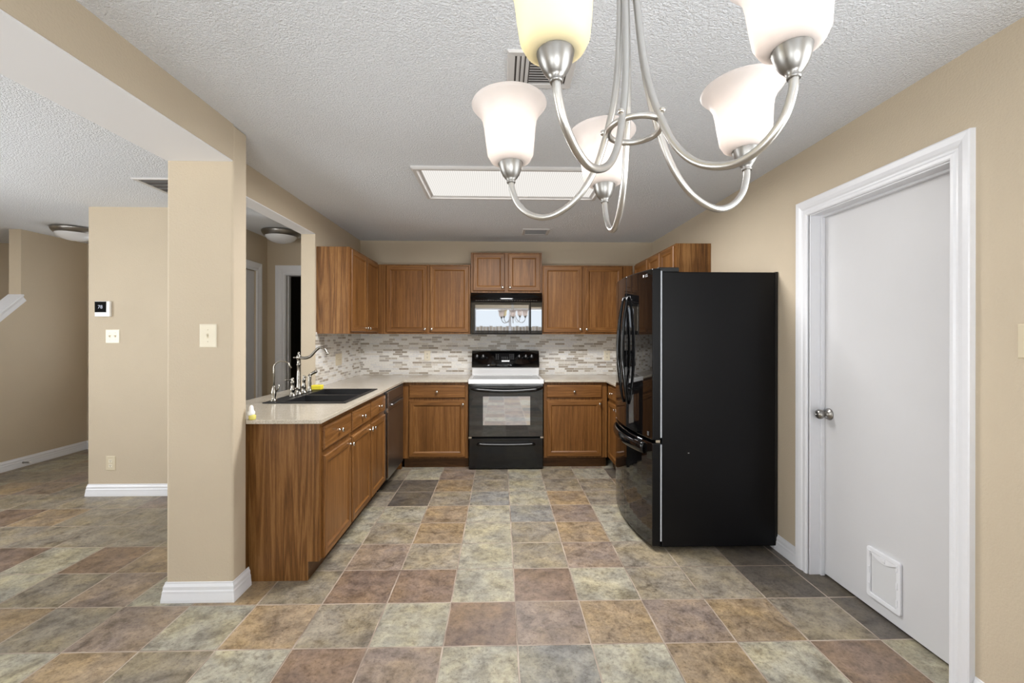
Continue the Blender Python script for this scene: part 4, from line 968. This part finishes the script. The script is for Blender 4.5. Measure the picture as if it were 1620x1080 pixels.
def flush(loc, label, r=.185):
    t = empty('flush_ceiling_light', loc, label, 'ceiling light', 'flush dome ceiling lights')
    MB().lathe([(0, -.001), (r * .97, -.001), (r, -.006), (r * .985, -.022), (r * .93, -.040), (r * .85, -.056), (r * .82, -.058), (r * .80, -.054), (0, -.05)], loc, (0, 0, 1), 48).build('metal_band', M['nickel_dark'], t)
    MB().lathe([(r * .815, -.055), (r * .80, -.068), (r * .70, -.090), (r * .52, -.110), (r * .28, -.123), (0, -.128)], loc, (0, 0, 1), 48, cap=False).build('glass_bowl', M['opal'], t)
flush((-2.285, 4.76, H), 'dome ceiling light with nickel band seen through the pass-through opening')
flush((-4.33, 4.70, H), 'dome ceiling light with nickel band in left room behind thermostat wall')

# ------------------------------------------------------------------ wall devices
def plate(name, o, face, wd, ht, label, cat, mat='ivory', group=None, th=.005):
    """o = centre on the wall"""
    u = {'-y': Vector((1, 0, 0)), '+x': Vector((0, 1, 0)), '-x': Vector((0, -1, 0))}[face]; n = {'-y': Vector((0, -1, 0)), '+x': Vector((1, 0, 0)), '-x': Vector((-1, 0, 0))}[face]
    t = empty(name, o, label, cat, group); o = Vector(o)
    b = MB(); h = .004
    b.rings(o - u * wd / 2 - Vector((0, 0, ht / 2)), u, (0, 0, 1), n, [(0, wd, 0, ht, .0003), (0, wd, 0, ht, th * .4), (h, wd - h, h, ht - h, th)], 0, 0, 0)
    b.build('cover_plate', M[mat], t); return t, o, u, n
def dev(t, o, u, n, name, cx, cz, wd, ht, d0, d1, mat):
    b = MB(); b.rings(o + u * (cx - wd / 2) + Vector((0, 0, cz - ht / 2)), u, (0, 0, 1), n, [(0, wd, 0, ht, d0), (0, wd, 0, ht, d1)], 0, 0, 0)
    return b.build(name, M[mat], t)
def toggle(t, o, u, n, cx):
    dev(t, o, u, n, 'toggle_slot', cx, 0, .010, .024, .0045, .0055, 'beige_plate')
    b = MB(); c0 = o + u * cx + n * .005; b.tube([c0, c0 + n * .012 + Vector((0, 0, .009))], [.0042, .0032], 8); b.build('toggle', M['ivory'], t)
    for z in (.030, -.030):
        s_ = MB(); s_.lathe([(0, 0), (.003, 0), (.002, .0012), (0, .0014)], o + u * cx + n * .0048 + Vector((0, 0, z)), n, 10); s_.build('screw', M['beige_plate'], t)
def outlet(t, o, u, n, dx=0):
    for z in (.0195, -.0195):
        f_ = dev(t, o, u, n, 'receptacle', dx, z, .030, .028, .0045, .0062, 'ivory')
        for x in (-.006, .006):
            dev(f_, o, u, n, 'socket_slot', dx + x, z + .003, .0028, .009, .006, .0066, 'slot')
        dev(f_, o, u, n, 'socket_slot', dx, z - .008, .005, .005, .006, .0066, 'slot')
# pillar switch with a round dimmer
t, o, u, n = plate('light_switch', (-1.495, COLY0, 1.357), '-y', .085, .120, 'ivory single light switch on front of the tan pillar', 'light switch')
toggle(t, o, u, n, 0)
t, o, u, n = plate('light_switch', (-3.274, STUBY, 1.346), '-y', .117, .117, 'ivory double light switch below the thermostat', 'light switch')
toggle(t, o, u, n, -.023); toggle(t, o, u, n, .023)
t, o, u, n = plate('wall_outlet', (-3.289, STUBY, .275), '-y', .080, .122, 'ivory wall outlet low on the wall beneath the thermostat', 'outlet', 'beige_plate'); outlet(t, o, u, n)
t, o, u, n = plate('wall_outlet', (-.838, YB - .008, 1.125), '-y', .072, .117, 'ivory outlet on mosaic backsplash left of the range', 'outlet', 'ivory'); outlet(t, o, u, n)
t, o, u, n = plate('wall_outlet', (1.235, YB - .008, 1.125), '-y', .072, .117, 'ivory outlet on mosaic backsplash right of the range beside the fridge', 'outlet', 'ivory'); outlet(t, o, u, n)
t, o, u, n = plate('light_switch', (XL + .008, 4.50, 1.12), '+x', .165, .117, 'beige switch plate on mosaic of the left wall behind the sink faucet', 'light switch', 'beige_plate')
for x in (-.046, 0, .046): toggle(t, o, u, n, x)
t, o, u, n = plate('light_switch', (XR, 1.435, 1.345), '-x', .117, .117, 'ivory switch plate on tan wall at right edge of view near white door', 'light switch', 'beige_plate')
toggle(t, o, u, n, -.023); toggle(t, o, u, n, .023)
# thermostat
tx, tz = -3.345, 1.578
th = empty('thermostat', (tx, STUBY, tz), 'white thermostat with square black display reading 78', 'thermostat')
MB().box(tx - .062, tx + .062, STUBY - .022, STUBY - .0005, tz - .066, tz + .064).build('housing', M['whiteplastic'], th, bevel=.004)
so = MB().box(tx - .058, tx + .034, STUBY - .026, STUBY - .0205, tz - .030, tz + .060).build('screen', M['screen'], th, bevel=.001)
text_obj('digits', '78', .040, M['digits'], so, (tx - .012, STUBY - .0265, tz + .014), (R(90), 0, 0), .0002)
# door stop on the far left baseboard
ds = empty('door_stop', (FLX + .0125, 4.77, .045), 'spring door stop on white baseboard of far left wall', 'door stop')
sp2 = [(FLX + .016 + .065 * k / 120, 4.77 + .006 * math.cos(k * .7) , .045 + .006 * math.sin(k * .7)) for k in range(121)]
MB().tube(sp2, .0014, 6).build('spring', M['nickel_dark'], ds)
MB().lathe([(0, 0), (.010, 0), (.010, .004), (0, .004)], (FLX + .0132, 4.77, .045), (1, 0, 0), 14).build('mount', M['nickel_dark'], ds)
MB().lathe([(0, 0), (.008, 0), (.009, .010), (.006, .014), (0, .014)], (FLX + .080, 4.77, .045), (1, 0, 0), 14).build('rubber_tip', M['whiteplastic'], ds)
